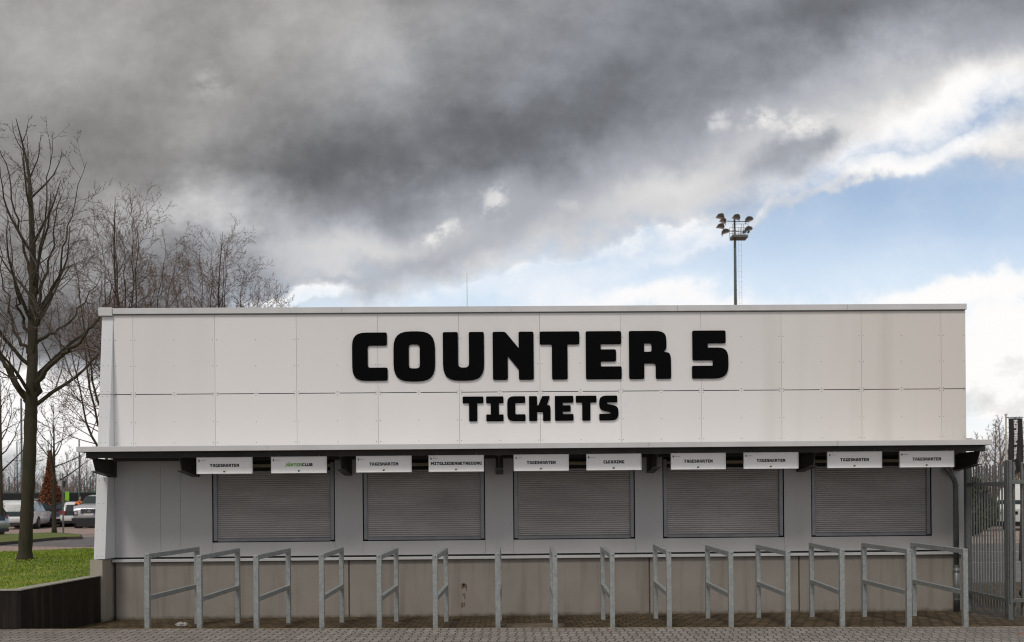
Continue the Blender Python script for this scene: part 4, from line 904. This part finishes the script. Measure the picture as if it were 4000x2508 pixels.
# ================================================================== car park: vehicles
GLASS=simple('car_glass',(.03,.04,.045),.15,0,2,.1,spec=.45)
TYRE=simple('tyre',(.015,.015,.015),.85)
RIM=simple('rim',(.22,.22,.23),.4,.6)
REDL=simple('tail_light',(.35,.01,.01),.2,coat=.5)
HEADL=simple('head_light',(.55,.56,.58),.15,.2,coat=.6)
PLATE=simple('number_plate',(.62,.62,.60),.5)
PBLUE=simple('plate_blue',(.02,.06,.35),.5)
TRIM=simple('black_trim',(.018,.018,.02),.5)
def paint(n,c,metal=.2): return simple(n,c,.28,metal,3,.05,coat=.6)
def car(name,label,cat,loc,yaw,col,L=4.3,Wd=1.78,Ht=1.45,kind='hatch',grp='cars parked beyond the island'):
    # local frame: +X forward; built at the origin, then the thing is rotated into place
    t=thing(name,label,cat,(0,0,0),grp)
    h=Wd/2
    if kind=='hatch': P=[(-.50,.30,.62,.66,.62),(-.485,.26,.86,.92,.70),(-.44,.22,.93,1.28,.66),(-.36,.20,.93,1.40,.66),(-.12,.20,.92,1.45,.66),(.06,.20,.91,1.40,.64),(.22,.20,.90,.98,.66),(.24,.20,.90,.93,.78),(.40,.22,.80,.84,.74),(.475,.26,.66,.69,.66),(.50,.32,.52,.54,.60)]; cab=(1,6)
    elif kind=='estate': P=[(-.50,.30,.62,.66,.62),(-.49,.26,.90,.95,.72),(-.455,.22,.95,1.34,.68),(-.38,.20,.95,1.43,.68),(-.1,.20,.93,1.45,.67),(.06,.20,.92,1.40,.65),(.20,.20,.90,.98,.66),(.22,.20,.90,.93,.78),(.39,.22,.80,.84,.74),(.475,.26,.66,.69,.66),(.50,.32,.52,.54,.60)]; cab=(1,6)
    elif kind=='sedan': P=[(-.50,.30,.70,.74,.62),(-.485,.26,.90,.95,.72),(-.36,.22,.93,.98,.72),(-.24,.20,.93,1.36,.62),(-.08,.20,.92,1.43,.64),(.06,.20,.91,1.38,.62),(.20,.20,.90,.97,.66),(.22,.20,.90,.93,.78),(.39,.22,.80,.84,.74),(.475,.26,.66,.69,.66),(.50,.32,.52,.54,.60)]; cab=(2,6)
    else: P=[(-.50,.34,.95,1.00,.78),(-.49,.30,1.02,1.07,.80),(-.46,.28,1.05,1.36,.74),(-.40,.26,1.05,1.44,.73),(-.1,.26,1.04,1.45,.72),(.10,.26,1.03,1.40,.70),(.22,.26,1.00,1.06,.72),(.25,.26,1.00,1.03,.84),(.42,.28,.94,.98,.82),(.485,.32,.86,.89,.78),(.50,.38,.78,.80,.76)]; cab=(1,6)
    k=Ht/1.45; body=MB(); body.smooth=True; glass=MB(); vs=[]
    for (fx_,zb,zbelt,zr,wr) in P:
        x=fx_*L; e=1-max(0,abs(fx_)-.42)*1.3
        half=[(h*.78*e,zb*k),(h*.97*e,(zb+.12)*k),(h*e,(zb+zbelt)/2*k),(h*.965*e,zbelt*k),(h*wr/.66*.70 if zr-zbelt>.2 else h*.93*wr/.78*e,(zr-.035)*k),(h*(wr/.66*.58 if zr-zbelt>.2 else .7)*e,zr*k)]
        vs+=[(x,-y,z) for y,z in half]+[(x,y,z) for y,z in reversed(half)]
    n=12; faces=[];gf=[]
    for i in range(len(P)-1):
        for j in range(n-1):
            f=(i*n+j,(i+1)*n+j,(i+1)*n+j+1,i*n+j+1)
            isg=cab[0]<=i<cab[1] and j in (3,7) and P[i][3]-P[i][2]>.02+.0 and (P[i][3]-P[i][2]>.2 or P[i+1][3]-P[i+1][2]>.2)
            rs=(j in (4,5,6)) and abs(P[i+1][3]-P[i][3])>.25
            (gf if (isg or rs) else faces).append(f)
        faces.append((i*n+n-1,(i+1)*n+n-1,(i+1)*n,i*n))
    faces.append(tuple(range(n))); faces.append(tuple((len(P)-1)*n+j for j in range(n))[::-1])
    body.add(vs,faces); bo=part(body,'body',col,t); glass.add(vs,gf); part(glass,'window',GLASS,t)
    wr=.315 if kind!='suv' else .36
    for fx_ in (-.31,.315):
        for s in (-1,1):
            x=fx_*L; y=s*(h-.02)
            mb=MB(); mb.tube([(x,s*(h-.30),wr),(x,s*(h+.004),wr)],wr*1.13,20); part(mb,'wheel_arch',TRIM,bo)
            mb=MB(); mb.tube([(x,s*(h-.22),wr),(x,s*(h+.012),wr)],wr,22); w=part(mb,'wheel',TYRE,t)
            mb=MB(); mb.tube([(x,s*(h+.0125),wr),(x,s*(h+.020),wr)],wr*.62,16)
            part(mb,'rim',RIM,w)
    xr,xf=-.5*L,.5*L
    for s in (-1,1):
        mb=MB(); 
        if kind in('hatch','estate','sedan'): mb.bbox(xr-.01,xr+.22,s*h*.80-.16*(s>0)-.0,s*h*.80+.16*(s<0)+.14*s,.74*k,.93*k,.02)
        else: mb.bbox(xr-.02,xr+.06,min(s*h*.78,s*h*.97),max(s*h*.78,s*h*.97),.72,1.02,.01)
        part(mb,'tail_light',REDL,t)
        mb=MB(); mb.bbox(xf-.22,xf+.012,min(s*h*.62,s*h*.93),max(s*h*.62,s*h*.93),.60*k if kind!='suv' else .68,.72*k if kind!='suv' else .90,.02); hl=part(mb,'head_light',HEADL if kind!='suv' else TRIM,t)
        mb=MB(); mb.bbox(.20*L,.20*L+.10,min(s*(h),s*(h+.17)),max(s*(h),s*(h+.17)),.92*k,1.04*k,.02); part(mb,'mirror',TRIM,t)
    for x,sg in ((xr-.012,-1),(xf+.004,1)):
        mb=MB(); zc=.50 if kind!='suv' else .60
        mb.mi=0; mb.box(min(x,x+.012*sg),max(x,x+.012*sg),-.26,.26,zc*k-.055,zc*k+.055); mb.mi=1; xo=x+.0125*sg; mb.box(min(xo,xo+.002*sg),max(xo,xo+.002*sg),-.258 if sg<0 else .21,-.21 if sg<0 else .258,zc*k-.053,zc*k+.053); part(mb,'number_plate',[PLATE,PBLUE],t)
        mb=MB(); mb.bbox(min(x-.0*sg,x+.05*sg) if sg>0 else x-.0,(x+.05) if sg<0 else x+.05,-h*.86,h*.86,.24*k,.36*k,.02) if kind!='suv' else mb.bbox(xr-.05 if sg<0 else xf-.1,xr+.1 if sg<0 else xf+.07,-h*.96,h*.96,.30,.54,.04)
        part(mb,'bumper',TRIM,t)
    if kind!='suv' :
        mb=MB(); mb.bbox(xr+.01,xr+.04,-.3,.3,.60*k,.70*k,.01); part(mb,'tailgate_handle',TRIM,t)
    t.location=loc; t.rotation_euler.z=yaw; return t
def gp(px_,Y): x=at(px_,1960,Y).x; return (x,Y,gz(x,Y))
WHITE=paint('white_paint',(.82,.83,.84),0); SILV=paint('silver_paint',(.42,.43,.45),.6); DBLUE=paint('dark_blue_paint',(.025,.035,.07),.4); GREYP=paint('grey_paint',(.12,.125,.13),.5)
# heading angles: 90 deg drives away from the viewer
car('parked_car','white hatchback with red tail lights parked right behind the thick tree trunk','car',gp(104,50.5),R(103),WHITE,4.3,1.80,1.45,'hatch')
car('parked_car','silver car cropped by the left picture edge in front of the island','car',gp(-168,37.5),R(152),SILV,4.2,1.75,1.50,'hatch')
car('parked_car','second white car mostly hidden behind the white hatchback','car',gp(62,56),R(104),paint('pearl_paint',(.62,.64,.62),0),4.3,1.78,1.52,'hatch')
car('parked_car','dark grey estate car facing the viewer with a pale windscreen, behind the young tree','car',gp(208,54),R(-58),DBLUE,4.6,1.80,1.50,'estate')
car('parked_car','grey car roof showing above the white hatchback','car',gp(178,59),R(104),GREYP,4.7,1.82,1.62,'estate')
car('parked_car','dark blue saloon car seen behind the grey sign post','car',gp(270,58),R(170),DBLUE,4.4,1.76,1.42,'sedan')
car('parked_car','white car with a red tail light squeezed behind the silver pickup','car',gp(304,54),R(112),WHITE,4.2,1.70,1.40,'hatch')
def pickup():
    t=car('pickup_truck','silver pickup facing the viewer with black grille and dark front bumper at the building corner','pickup',(0,0,0),0,paint('light_silver_paint',(.50,.51,.54),.3),4.8,1.78,1.76,'suv')
    L=4.8; xf=L/2
    mb=MB(); mb.bbox(xf-.02,xf+.02,-.42,.42,.78,1.02,.01); gr=part(mb,'grille',TRIM,t)
    mb=MB()
    for z in (.84,.90,.96): mb.box(xf+.0205,xf+.028,-.40,.40,z-.008,z+.008)
    part(mb,'grille_bar',RIM,gr)
    mb=MB(); mb.tube([(xf+.022,0,.90),(xf+.036,0,.90)],.085,20); part(mb,'badge',RIM,gr)
    for s in (-1,1):
        mb=MB(); mb.tube([(xf+.010,s*.66,.80),(xf+.024,s*.66,.80)],.07,16); part(mb,'lamp_lens',HEADL,t)
    mb=MB(); mb.bbox(xf-.05,xf+.075,-.62,.62,.10,.30,.02); part(mb,'skid_plate',TRIM,t)
    t.location=gp(393,51.9); t.rotation_euler.z=R(-80)
pickup()
# white box van at the right
def van():
    t=thing('white_van','white box van parked behind the palisade fence at the right edge','van',(0,0,0),None)
    W_=paint('van_white',(.75,.76,.74),0); L,w,Hh=6.2,1.05,2.35
    mb=MB(); mb.bbox(-L/2,L/2-1.5,-w,w,.45,Hh,.05); part(mb,'cargo_box',W_,t)
    mb=MB(); mb.prism([(L/2-1.499,.45),(L/2,.45),(L/2,1.05),(L/2-.12,1.25),(L/2-.62,2.1),(L/2-1.499,2.18)],'y',-w+.03,w-.03); cb=part(mb,'cab',W_,t)
    mb=MB()
    for s in (-1,1): mb.prism([(L/2-1.35,1.22),(L/2-.35,1.22),(L/2-.70,1.95),(L/2-1.35,1.98)],'y',s*(w-.03),s*(w-.022))
    part(mb,'side_window',GLASS,cb)
    mb=MB(); mb.prism([(L/2-.16,1.28),(L/2-.62,2.04),(L/2-.60,2.05),(L/2-.14,1.29)],'y',-w+.12,w-.12); part(mb,'windscreen',GLASS,cb)
    mb=MB(); mb.bbox(-L/2,L/2+.03,-w+.01,w-.01,.30,.448,.02); part(mb,'skirt',TRIM,t)
    mb=MB(); mb.prism([(-L/2+.2,Hh+.001),(L/2-1.7,Hh+.001),(L/2-1.9,Hh+.30),(-L/2+.4,Hh+.30)],'y',-w+.15,w-.15); part(mb,'roof_box',simple('cream_roof',(.55,.50,.42),.5),t)
    for x in (-L/2+1.2,L/2-.95):
        for s in (-1,1):
            mb=MB(); mb.tube([(x,s*(w-.25),.36),(x,s*(w+.012),.36)],.36,20); wq=part(mb,'wheel',TYRE,t)
            mb=MB(); mb.tube([(x,s*(w+.0125),.36),(x,s*(w+.02),.36)],.22,14); part(mb,'rim',RIM,wq)
    for s in (-1,1):
        mb=MB(); mb.bbox(L/2-.02,L/2+.02,min(s*.62,s*.95),max(s*.62,s*.95),.75,.95,.01); part(mb,'head_light',HEADL,t)
    mb=MB(); mb.bbox(L/2-.01,L/2+.015,-.35,.35,.80,.95,.01); part(mb,'grille',TRIM,t)
    x=at(4112,1960,47).x; t.location=(x,47,0); t.rotation_euler.z=R(205)
van()
p=at(3840,1960,52); car('parked_car','dark car parked behind the bars of the palisade gate','car',(p.x,52,0),R(10),DBLUE,4.4,1.78,1.5,'hatch')
# ---------------------------------------------------------------- person
def person():
    loc=Vector(gp(313,52.0)); t=thing('person','person in an orange and black jacket leaning behind the silver pickup','person',tuple(loc))
    def skin(name,joints,edges,radii,mat,sub=1):
        me=bpy.data.meshes.new(name); me.from_pydata([tuple(j) for j in joints],edges,[]); o=bpy.data.objects.new('tmp',me); COL.objects.link(o)
        sk=o.modifiers.new('s','SKIN'); 
        for i,r in enumerate(radii):
            v=me.skin_vertices[0].data[i]; v.radius=(r[0],r[1]) if isinstance(r,tuple) else (r,r); v.use_root=(i==0)
        s2=o.modifiers.new('u','SUBSURF'); s2.levels=sub; s2.render_levels=sub
        bpy.context.view_layer.update(); dg=bpy.context.evaluated_depsgraph_get(); m2=bpy.data.meshes.new_from_object(o.evaluated_get(dg)); bpy.data.objects.remove(o)
        m2.materials.clear(); m2.materials.append(mat); m2.polygons.foreach_set('use_smooth',[True]*len(m2.polygons)); m2.name=name
        q=bpy.data.objects.new(name,m2); COL.objects.link(q); q.parent=t; return q
    SK=simple('skin',(.45,.24,.17),.6); 
    J=[(0,0,.95),(0,-.02,1.15),(.01,-.05,1.36),(.03,-.09,1.50),(.05,-.13,1.60),(.06,-.15,1.68),
       (-.19,-.04,1.40),(-.24,-.10,1.15),(-.16,-.32,1.02),(-.12,-.40,1.01),
       (.20,-.06,1.40),(.26,-.12,1.15),(.20,-.33,1.02),(.16,-.41,1.01),
       (-.09,0,.90),(-.10,-.02,.50),(-.11,.02,.08),(-.12,-.12,.04),
       (.09,0,.90),(.11,-.03,.50),(.12,.02,.08),(.13,-.12,.04)]
    E=[(0,1),(1,2),(2,3),(3,4),(4,5),(2,6),(6,7),(7,8),(8,9),(2,10),(10,11),(11,12),(12,13),(0,14),(14,15),(15,16),(16,17),(0,18),(18,19),(19,20),(20,21)]
    Rr=[(.14,.10),(.14,.10),(.15,.11),.055,(.075,.09),(.07,.08),.055,.045,.033,.035,.055,.045,.033,.035,.085,.06,.045,.035,.085,.06,.045,.035]
    skin('body',J,E,Rr,SK,2)
    ORG=simple('orange_jacket',(.75,.16,.02),.7,0,9,.5,ramp=(.45,.55),col2=(.03,.02,.02))
    jk=[(0,0,.90),(0,-.02,1.15),(.01,-.05,1.38),(.02,-.07,1.45),(-.19,-.04,1.40),(-.24,-.10,1.15),(-.17,-.29,1.04),(.20,-.06,1.40),(.26,-.12,1.15),(.21,-.30,1.04)]
    skin('jacket',jk,[(0,1),(1,2),(2,3),(2,4),(4,5),(5,6),(2,7),(7,8),(8,9)],[(.17,.13),(.17,.13),(.17,.13),.08,.075,.062,.050,.075,.062,.050],ORG,2)
    tr=[(0,0,.93),(-.09,0,.88),(-.10,-.02,.50),(-.11,.02,.12),(.09,0,.88),(.11,-.03,.50),(.12,.02,.12)]
    skin('trousers',tr,[(0,1),(1,2),(2,3),(0,4),(4,5),(5,6)],[(.16,.12),.10,.078,.065,.10,.078,.065],simple('dark_trousers',(.02,.02,.025),.8),2)
    hr=[(.055,-.12,1.66),(.055,-.13,1.72)]
    skin('hair',hr,[(0,1)],[(.082,.095),(.06,.07)],simple('grey_hair',(.28,.25,.22),.8),2)
    t.scale=(.97,.97,.97)
person()

# ================================================================== poles, fences and flags in the background
GPOLE=simple('green_pole',(.02,.085,.07),.5); GREYPOLE=simple('grey_pole',(.13,.15,.16),.5,.3)
def pole(name,label,cat,px_,Y,ytop,r,mat,grp=None,extra=None):
    x=at(px_,1950,Y).x; zb=gz(x,Y); zt=at(px_,ytop,Y).z
    t=thing(name,label,cat,(x,Y,zb),grp)
    mb=MB(); mb.tube([(x,Y,zb-.05),(x,Y,zt)],[r,r*.8],8); part(mb,'pole',mat,t)
    mb=MB(); mb.tube([(x,Y,zb),(x,Y,zb+.06)],r*1.9,8); part(mb,'base_plate',mat,t)
    mb=MB(); mb.tube([(x,Y,zt),(x,Y,zt+r*1.2)],[r*1.1,r*.5],8); part(mb,'cap',mat,t)
    return t
G1='green posts of the ball fence'
PL=[(68,1728,.045,'green ball fence post nearest to the left of the thick trunk'),(86,1560,.075,'tall grey green mast just left of the thick trunk'),(36,1865,.04,'short green ball fence post near the left edge'),(311,1722,.055,'green ball fence post above the person in orange'),(190,1720,.04,'green ball fence post behind the conical tree'),(330,1868,.035,'thin green ball fence post just right of the taller one above the pickup'),(353,1862,.035,'thin green ball fence post above the pickup roof'),(364,1850,.035,'thin green ball fence post closest to the building corner')]
for i,(x,yt,r,lb) in enumerate(PL): pole('fence_post',lb,'post',x,64+.0*i,yt,r,GPOLE if i!=1 else GREYPOLE,G1)
def screen():
    x0,x1=at(-260,1950,60).x,at(1100,1950,60).x; zt=at(150,1927,60).z
    t=thing('screen_fence','long black windscreen fence behind the parked cars at the left','fence',(x0,60,.42))
    mb=MB(); mb.box(x0,x1,60,60.03,.45,zt); part(mb,'screen',simple('black_screen',(.010,.010,.013),.85,0,1,.2),t)
    x=x0; k=0
    while x<x1:
        mb=MB(); mb.box(x-.03,x+.03,60.031,60.09,.36,zt+.05); part(mb,'post',GPOLE,t); x+=2.5
    mb=MB(); mb.box(x0,x1,60.035,60.06,zt+.0,zt+.04); part(mb,'top_rail',GPOLE,t)
screen()
# sign post on the island
def signpost():
    t=pole('sign_post','grey metal sign post with a small pale sign board at its left, on the island','sign post',246,38,1852,.035,GREYPOLE)
    x=at(246,1900,38).x; z0,z1=at(238,1899,38).z,at(238,1877,38).z; xa=at(227,1890,38).x
    mb=MB(); mb.bbox(xa,x-.036,37.96,37.985,z0,z1,.005); part(mb,'sign_board',simple('pale_sign',(.42,.38,.40),.6),t)
    mb=MB(); mb.bbox(x+.036,x+.12,37.95,37.99,at(246,1903,38).z,at(246,1878,38).z,.005); part(mb,'sign_back',TRIM,t)
signpost()
pole('lamp_pole','thin grey pole standing between the green panel and the person','pole',309,58,1850,.03,GREYPOLE)
t=thing('green_sign','bright green sign panel standing before the black windscreen fence','sign',(at(261,1950,58.5).x,58.5,.42))
a=at(254,1957,58.5); b=at(270,1921,58.5); mb=MB(); mb.bbox(a.x,b.x,58.48,58.52,a.z,b.z,.01); part(mb,'panel',simple('lime_panel',(.25,.55,.03),.5),t)
mb=MB(); mb.box((a.x+b.x)/2-.03,(a.x+b.x)/2+.03,58.525,58.56,.40,b.z-.1); part(mb,'post',GREYPOLE,t)
# far undergrowth, one low hazy mass of brush on each side
def brush():
    rd=random.Random(12); mb=MB()
    def add(x,Y,z0,h,w,n):
        for i in range(n):
            a=rd.uniform(0,6.28); q=Vector((x+rd.gauss(0,w),Y+rd.gauss(0,w),z0+rd.random()*.2*h)); e=q+Vector((rd.gauss(0,.35),rd.gauss(0,.35),1)).normalized()*h*rd.uniform(.4,1)
            mb.tube([q,(q+e)/2+Vector((rd.gauss(0,.08),0,0)),e],[.018,.012,.006],3,cap=False)
    for x in range(-90,420,7): q=at(x+rd.uniform(-3,3),1950,rd.uniform(84,100)); add(q.x,q.y,.42,rd.uniform(3.0,4.6),.9,26)
    for x in range(430,3740,26): q=at(x+rd.uniform(-9,9),1950,rd.uniform(84,110)); add(q.x,q.y,gz(q.x,q.y),rd.uniform(2.6,4.6),1.6,22)
    for x in range(4120,5400,16): q=at(x+rd.uniform(-6,6),1950,rd.uniform(70,100)); add(q.x,q.y,0,rd.uniform(2.6,4.6),1.6,26)
    for x in range(3740,4120,9): q=at(x+rd.uniform(-3,3),1950,rd.uniform(60,80)); add(q.x,q.y,0,rd.uniform(3.0,4.6),.8,30)
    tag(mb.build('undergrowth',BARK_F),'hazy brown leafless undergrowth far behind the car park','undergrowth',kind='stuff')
brush()
# flag banner
def banner():
    Y=34.0; x0=at(3932,1900,Y).x; zt=at(3932,1622,Y).z
    t=thing('flag_banner','tall black flag banner with white vertical lettering on a thin pole above the fence','flag',(x0,Y,0))
    mb=MB(); mb.tube([(x0,Y,-.05),(x0,Y,zt)],[.045,.028],10); mb.tube([(x0,Y,zt),(x0,Y,zt+.05)],.05,8); fp=part(mb,'flag_pole',simple('flagpole_white',(.55,.50,.44),.45,.1),t)
    xa=at(3938,1640,Y).x; xb=at(3993,1640,Y).x; za=at(3960,1634,Y).z; zb=at(3960,1850,Y).z
    mb=MB(); mb.tube([(x0,Y-.02,za+.03),(xb+.02,Y-.02,za+.03)],.018,8); part(mb,'cross_arm',RIM,fp)
    nx,nz=26,60; vs=[]
    def surf(u,v):
        fold=.055*math.sin(u*9+v*3.5)*(.15+v)+.035*math.sin(u*21-v*6)*v
        w=1-.10*v*math.sin(u*3.1); x=xa+(xb-xa)*(u*w+.02*math.sin(v*7)+.04*v*(1-u)); 
        z=za-(za-zb)*v*(1+.04*math.sin(u*5)*v); return (x,Y-.02+fold,z)
    for j in range(nz+1):
        for i in range(nx+1): vs.append(surf(i/nx,j/nz))
    mb=MB(); mb.smooth=True; b2=[(x,y+.004,z) for x,y,z in vs]
    F1=[(j*(nx+1)+i,(j+1)*(nx+1)+i,(j+1)*(nx+1)+i+1,j*(nx+1)+i+1) for j in range(nz) for i in range(nx)]
    mb.add(vs,F1); mb.add(b2,[f[::-1] for f in F1]); part(mb,'banner_cloth',simple('black_cloth',(.022,.018,.018),.8),t)
    # lettering, read from bottom to top, laid on the cloth
    loops,ww=text_loops(list('DIE FOHLEN'),1.0,10.0,gap=6); me=outline_mesh(loops,.001)
    import bmesh
    bm=bmesh.new(); bm.from_mesh(me); bmesh.ops.subdivide_edges(bm,edges=[e for e in bm.edges if e.calc_length()>.25],cuts=3); 
    for v in bm.verts:
        s=v.co.x/10.0; h=v.co.y; u=.36+.27*(1-h); vv=.73-.70*s; x,y,z=surf(u,vv); v.co=Vector((x,y-.006-(.004 if v.co.z>0 else 0),z))-Vector(t.location)
    m2=bpy.data.meshes.new('banner_lettering'); bm.to_mesh(m2); bm.free(); m2.materials.append(simple('white_print',(.75,.75,.77),.6)); o=bpy.data.objects.new('banner_lettering',m2); COL.objects.link(o); o.parent=t
    mb=MB(); c=[surf(.44,.765),surf(.34,.84),surf(.54,.84)]
    mb.add([(c[0][0],c[0][1]-.008,c[0][2]),(c[1][0],c[1][1]-.008,c[1][2]),(c[0][0],c[0][1]-.03,c[1][2]-.17),(c[2][0],c[2][1]-.008,c[2][2])],[(0,1,2,3)]); part(mb,'lozenge',bpy.data.materials['white_print'],t)
banner()
# closed parasol behind the fence
p=at(4001,2190,24.8)
t=thing('closed_parasol','folded brown parasol at the right picture edge behind the fence','parasol',(p.x,24.8,0))
mb=MB(); mb.smooth=True; mb.tube([(p.x,24.8,.02),(p.x,24.8,.05),(p.x,24.8,.4),(p.x,24.8,1.2),(p.x,24.8,2.0),(p.x,24.8,2.5)],[.10,.13,.12,.09,.05,.02],10); part(mb,'canopy',simple('brown_cloth',(.10,.07,.05),.85,0,3,.3,stretch=(6,6,.4)),t)
mb=MB(); mb.tube([(p.x,24.8,-.01),(p.x,24.8,2.62)],.022,8); part(mb,'pole',TRIM,t)
p=at(4000,2330,16.3)
t=thing('castor_wheel','small black wheel lying by the right picture edge behind the fence','wheel',(p.x,16.3,.0))
mb=MB(); mb.tube([(p.x,16.26,.075),(p.x,16.33,.075)],.075,18); w=part(mb,'tyre',TYRE,t)
mb=MB(); mb.tube([(p.x,16.25,.075),(p.x,16.259,.075)],.035,12); part(mb,'hub',RIM,w)

# ================================================================== floodlight mast
def mast():
    Y=80.0; A=lambda x,y,d=0: at(x,y,Y)+Vector((0,d,0))
    xb=A(2874,1180).x; t=thing('floodlight_mast','tall steel floodlight mast with lamp heads and a service platform behind the roof','floodlight',(xb,Y,0))
    PM=simple('mast_steel',(.13,.135,.12),.55,.3); DM=simple('mast_dark',(.03,.05,.05),.5); LC=simple('lamp_case',(.045,.038,.032),.45,.3); LG=simple('lamp_glass',(.62,.58,.48),.3)
    mb=MB(); mb.smooth=True; top=A(2869,852); mb.tube([(xb,Y,0),(A(2871,950).x,Y,A(2871,950).z),top],[.225,.11,.08],12); part(mb,'mast',PM,t)
    lad=MB(); x=xb+.28; z=0
    z1=A(2880,936).z
    for dx in (-.12,.12): lad.tube([(x+.16+dx,Y-.05,12),(x+.10+dx,Y-.05,z1)],.008,4)
    z=12
    while z<z1: lad.tube([(x+.0,Y-.05,z),(x+.28,Y-.05,z)],.006,4); z+=.45
    part(lad,'ladder',GREYPOLE,t)
    mb=MB(); a=A(2856,928); b=A(2916,918); zf=A(2870,930).z
    mb.bbox(a.x,b.x,Y-.55,Y+.55,zf-.08,zf+.16,.03); pf=part(mb,'platform',PM,t)
    rl=MB(); zr=A(2900,882).z
    for x in (a.x,xb+.4,A(2898,900).x,b.x):
        for dy in (-.53,.53): rl.tube([(x,Y+dy,zf+.16),(x,Y+dy,zr)],.018,4)
    for dy in (-.53,.53):
        for f in (.5,1): rl.tube([(a.x,Y+dy,zf+(zr-zf)*f),(b.x,Y+dy,zf+(zr-zf)*f)],.016,4)
    part(rl,'railing',DM,pf)
    for (xa,ya,xc,yc) in ((2840,864,2928,866),(2834,901,2918,907)):
        mb=MB(); p,q=A(xa,ya),A(xc,yc); mid=Vector((top.x,Y,(p.z+q.z)/2)); mb.tube([p,mid,q],.035,6); part(mb,'cross_arm',DM,t)
    def lamp(x,y,d,w,aim,tilt):
        c=A(x,y,d); mb=MB(); w*=.80
        pr=[(-.42,-.05),(-.30,.16),(.02,.26),(.22,.18),(.30,-.16),(.22,-.14)]
        pr=[(p_[0]*w*aim,p_[1]*w) for p_ in pr]
        cs,sn=math.cos(tilt),math.sin(tilt); pr=[(a_*cs-b_*sn,a_*sn+b_*cs) for a_,b_ in pr]
        mb.prism([(c.x+a_,c.z+b_) for a_,b_ in pr],'y',c.y-.28,c.y+.28); lo=part(mb,'floodlight',LC,t)
        g0,g1=pr[0],pr[4]; mb=MB(); mb.add([(c.x+g0[0],c.y-.25,c.z+g0[1]-.008),(c.x+g1[0],c.y-.25,c.z+g1[1]-.008),(c.x+g1[0],c.y+.25,c.z+g1[1]-.008),(c.x+g0[0],c.y+.25,c.z+g0[1]-.008)],[(0,1,2,3)]); part(mb,'lamp_glass',LG,lo)
        mb=MB(); mb.tube([(c.x+pr[4][0]*.6,c.y,c.z-.05),(c.x+pr[4][0]*1.0,c.y,c.z-.38)],.03,5); part(mb,'yoke',DM,lo)
    lamp(2812,851,-.3,1.15,1,-.05); lamp(2831,857,.5,.95,1,-.25); lamp(2872,856,-.5,1.1,1,-.1); lamp(2816,885,.0,1.1,1,0); lamp(2825,914,-.6,1.1,-1,.15)
    lamp(2926,855,.2,1.1,-1,.05); lamp(2924,893,.2,1.05,-1,.05)
    for (x,y) in ((2905,906),(2924,906)):
        mb=MB(); c=A(x,y); mb.tube([(c.x,c.y-.1,c.z),(c.x,c.y+.1,c.z)],.10,8); part(mb,'small_lamp',DM,t)
mast()
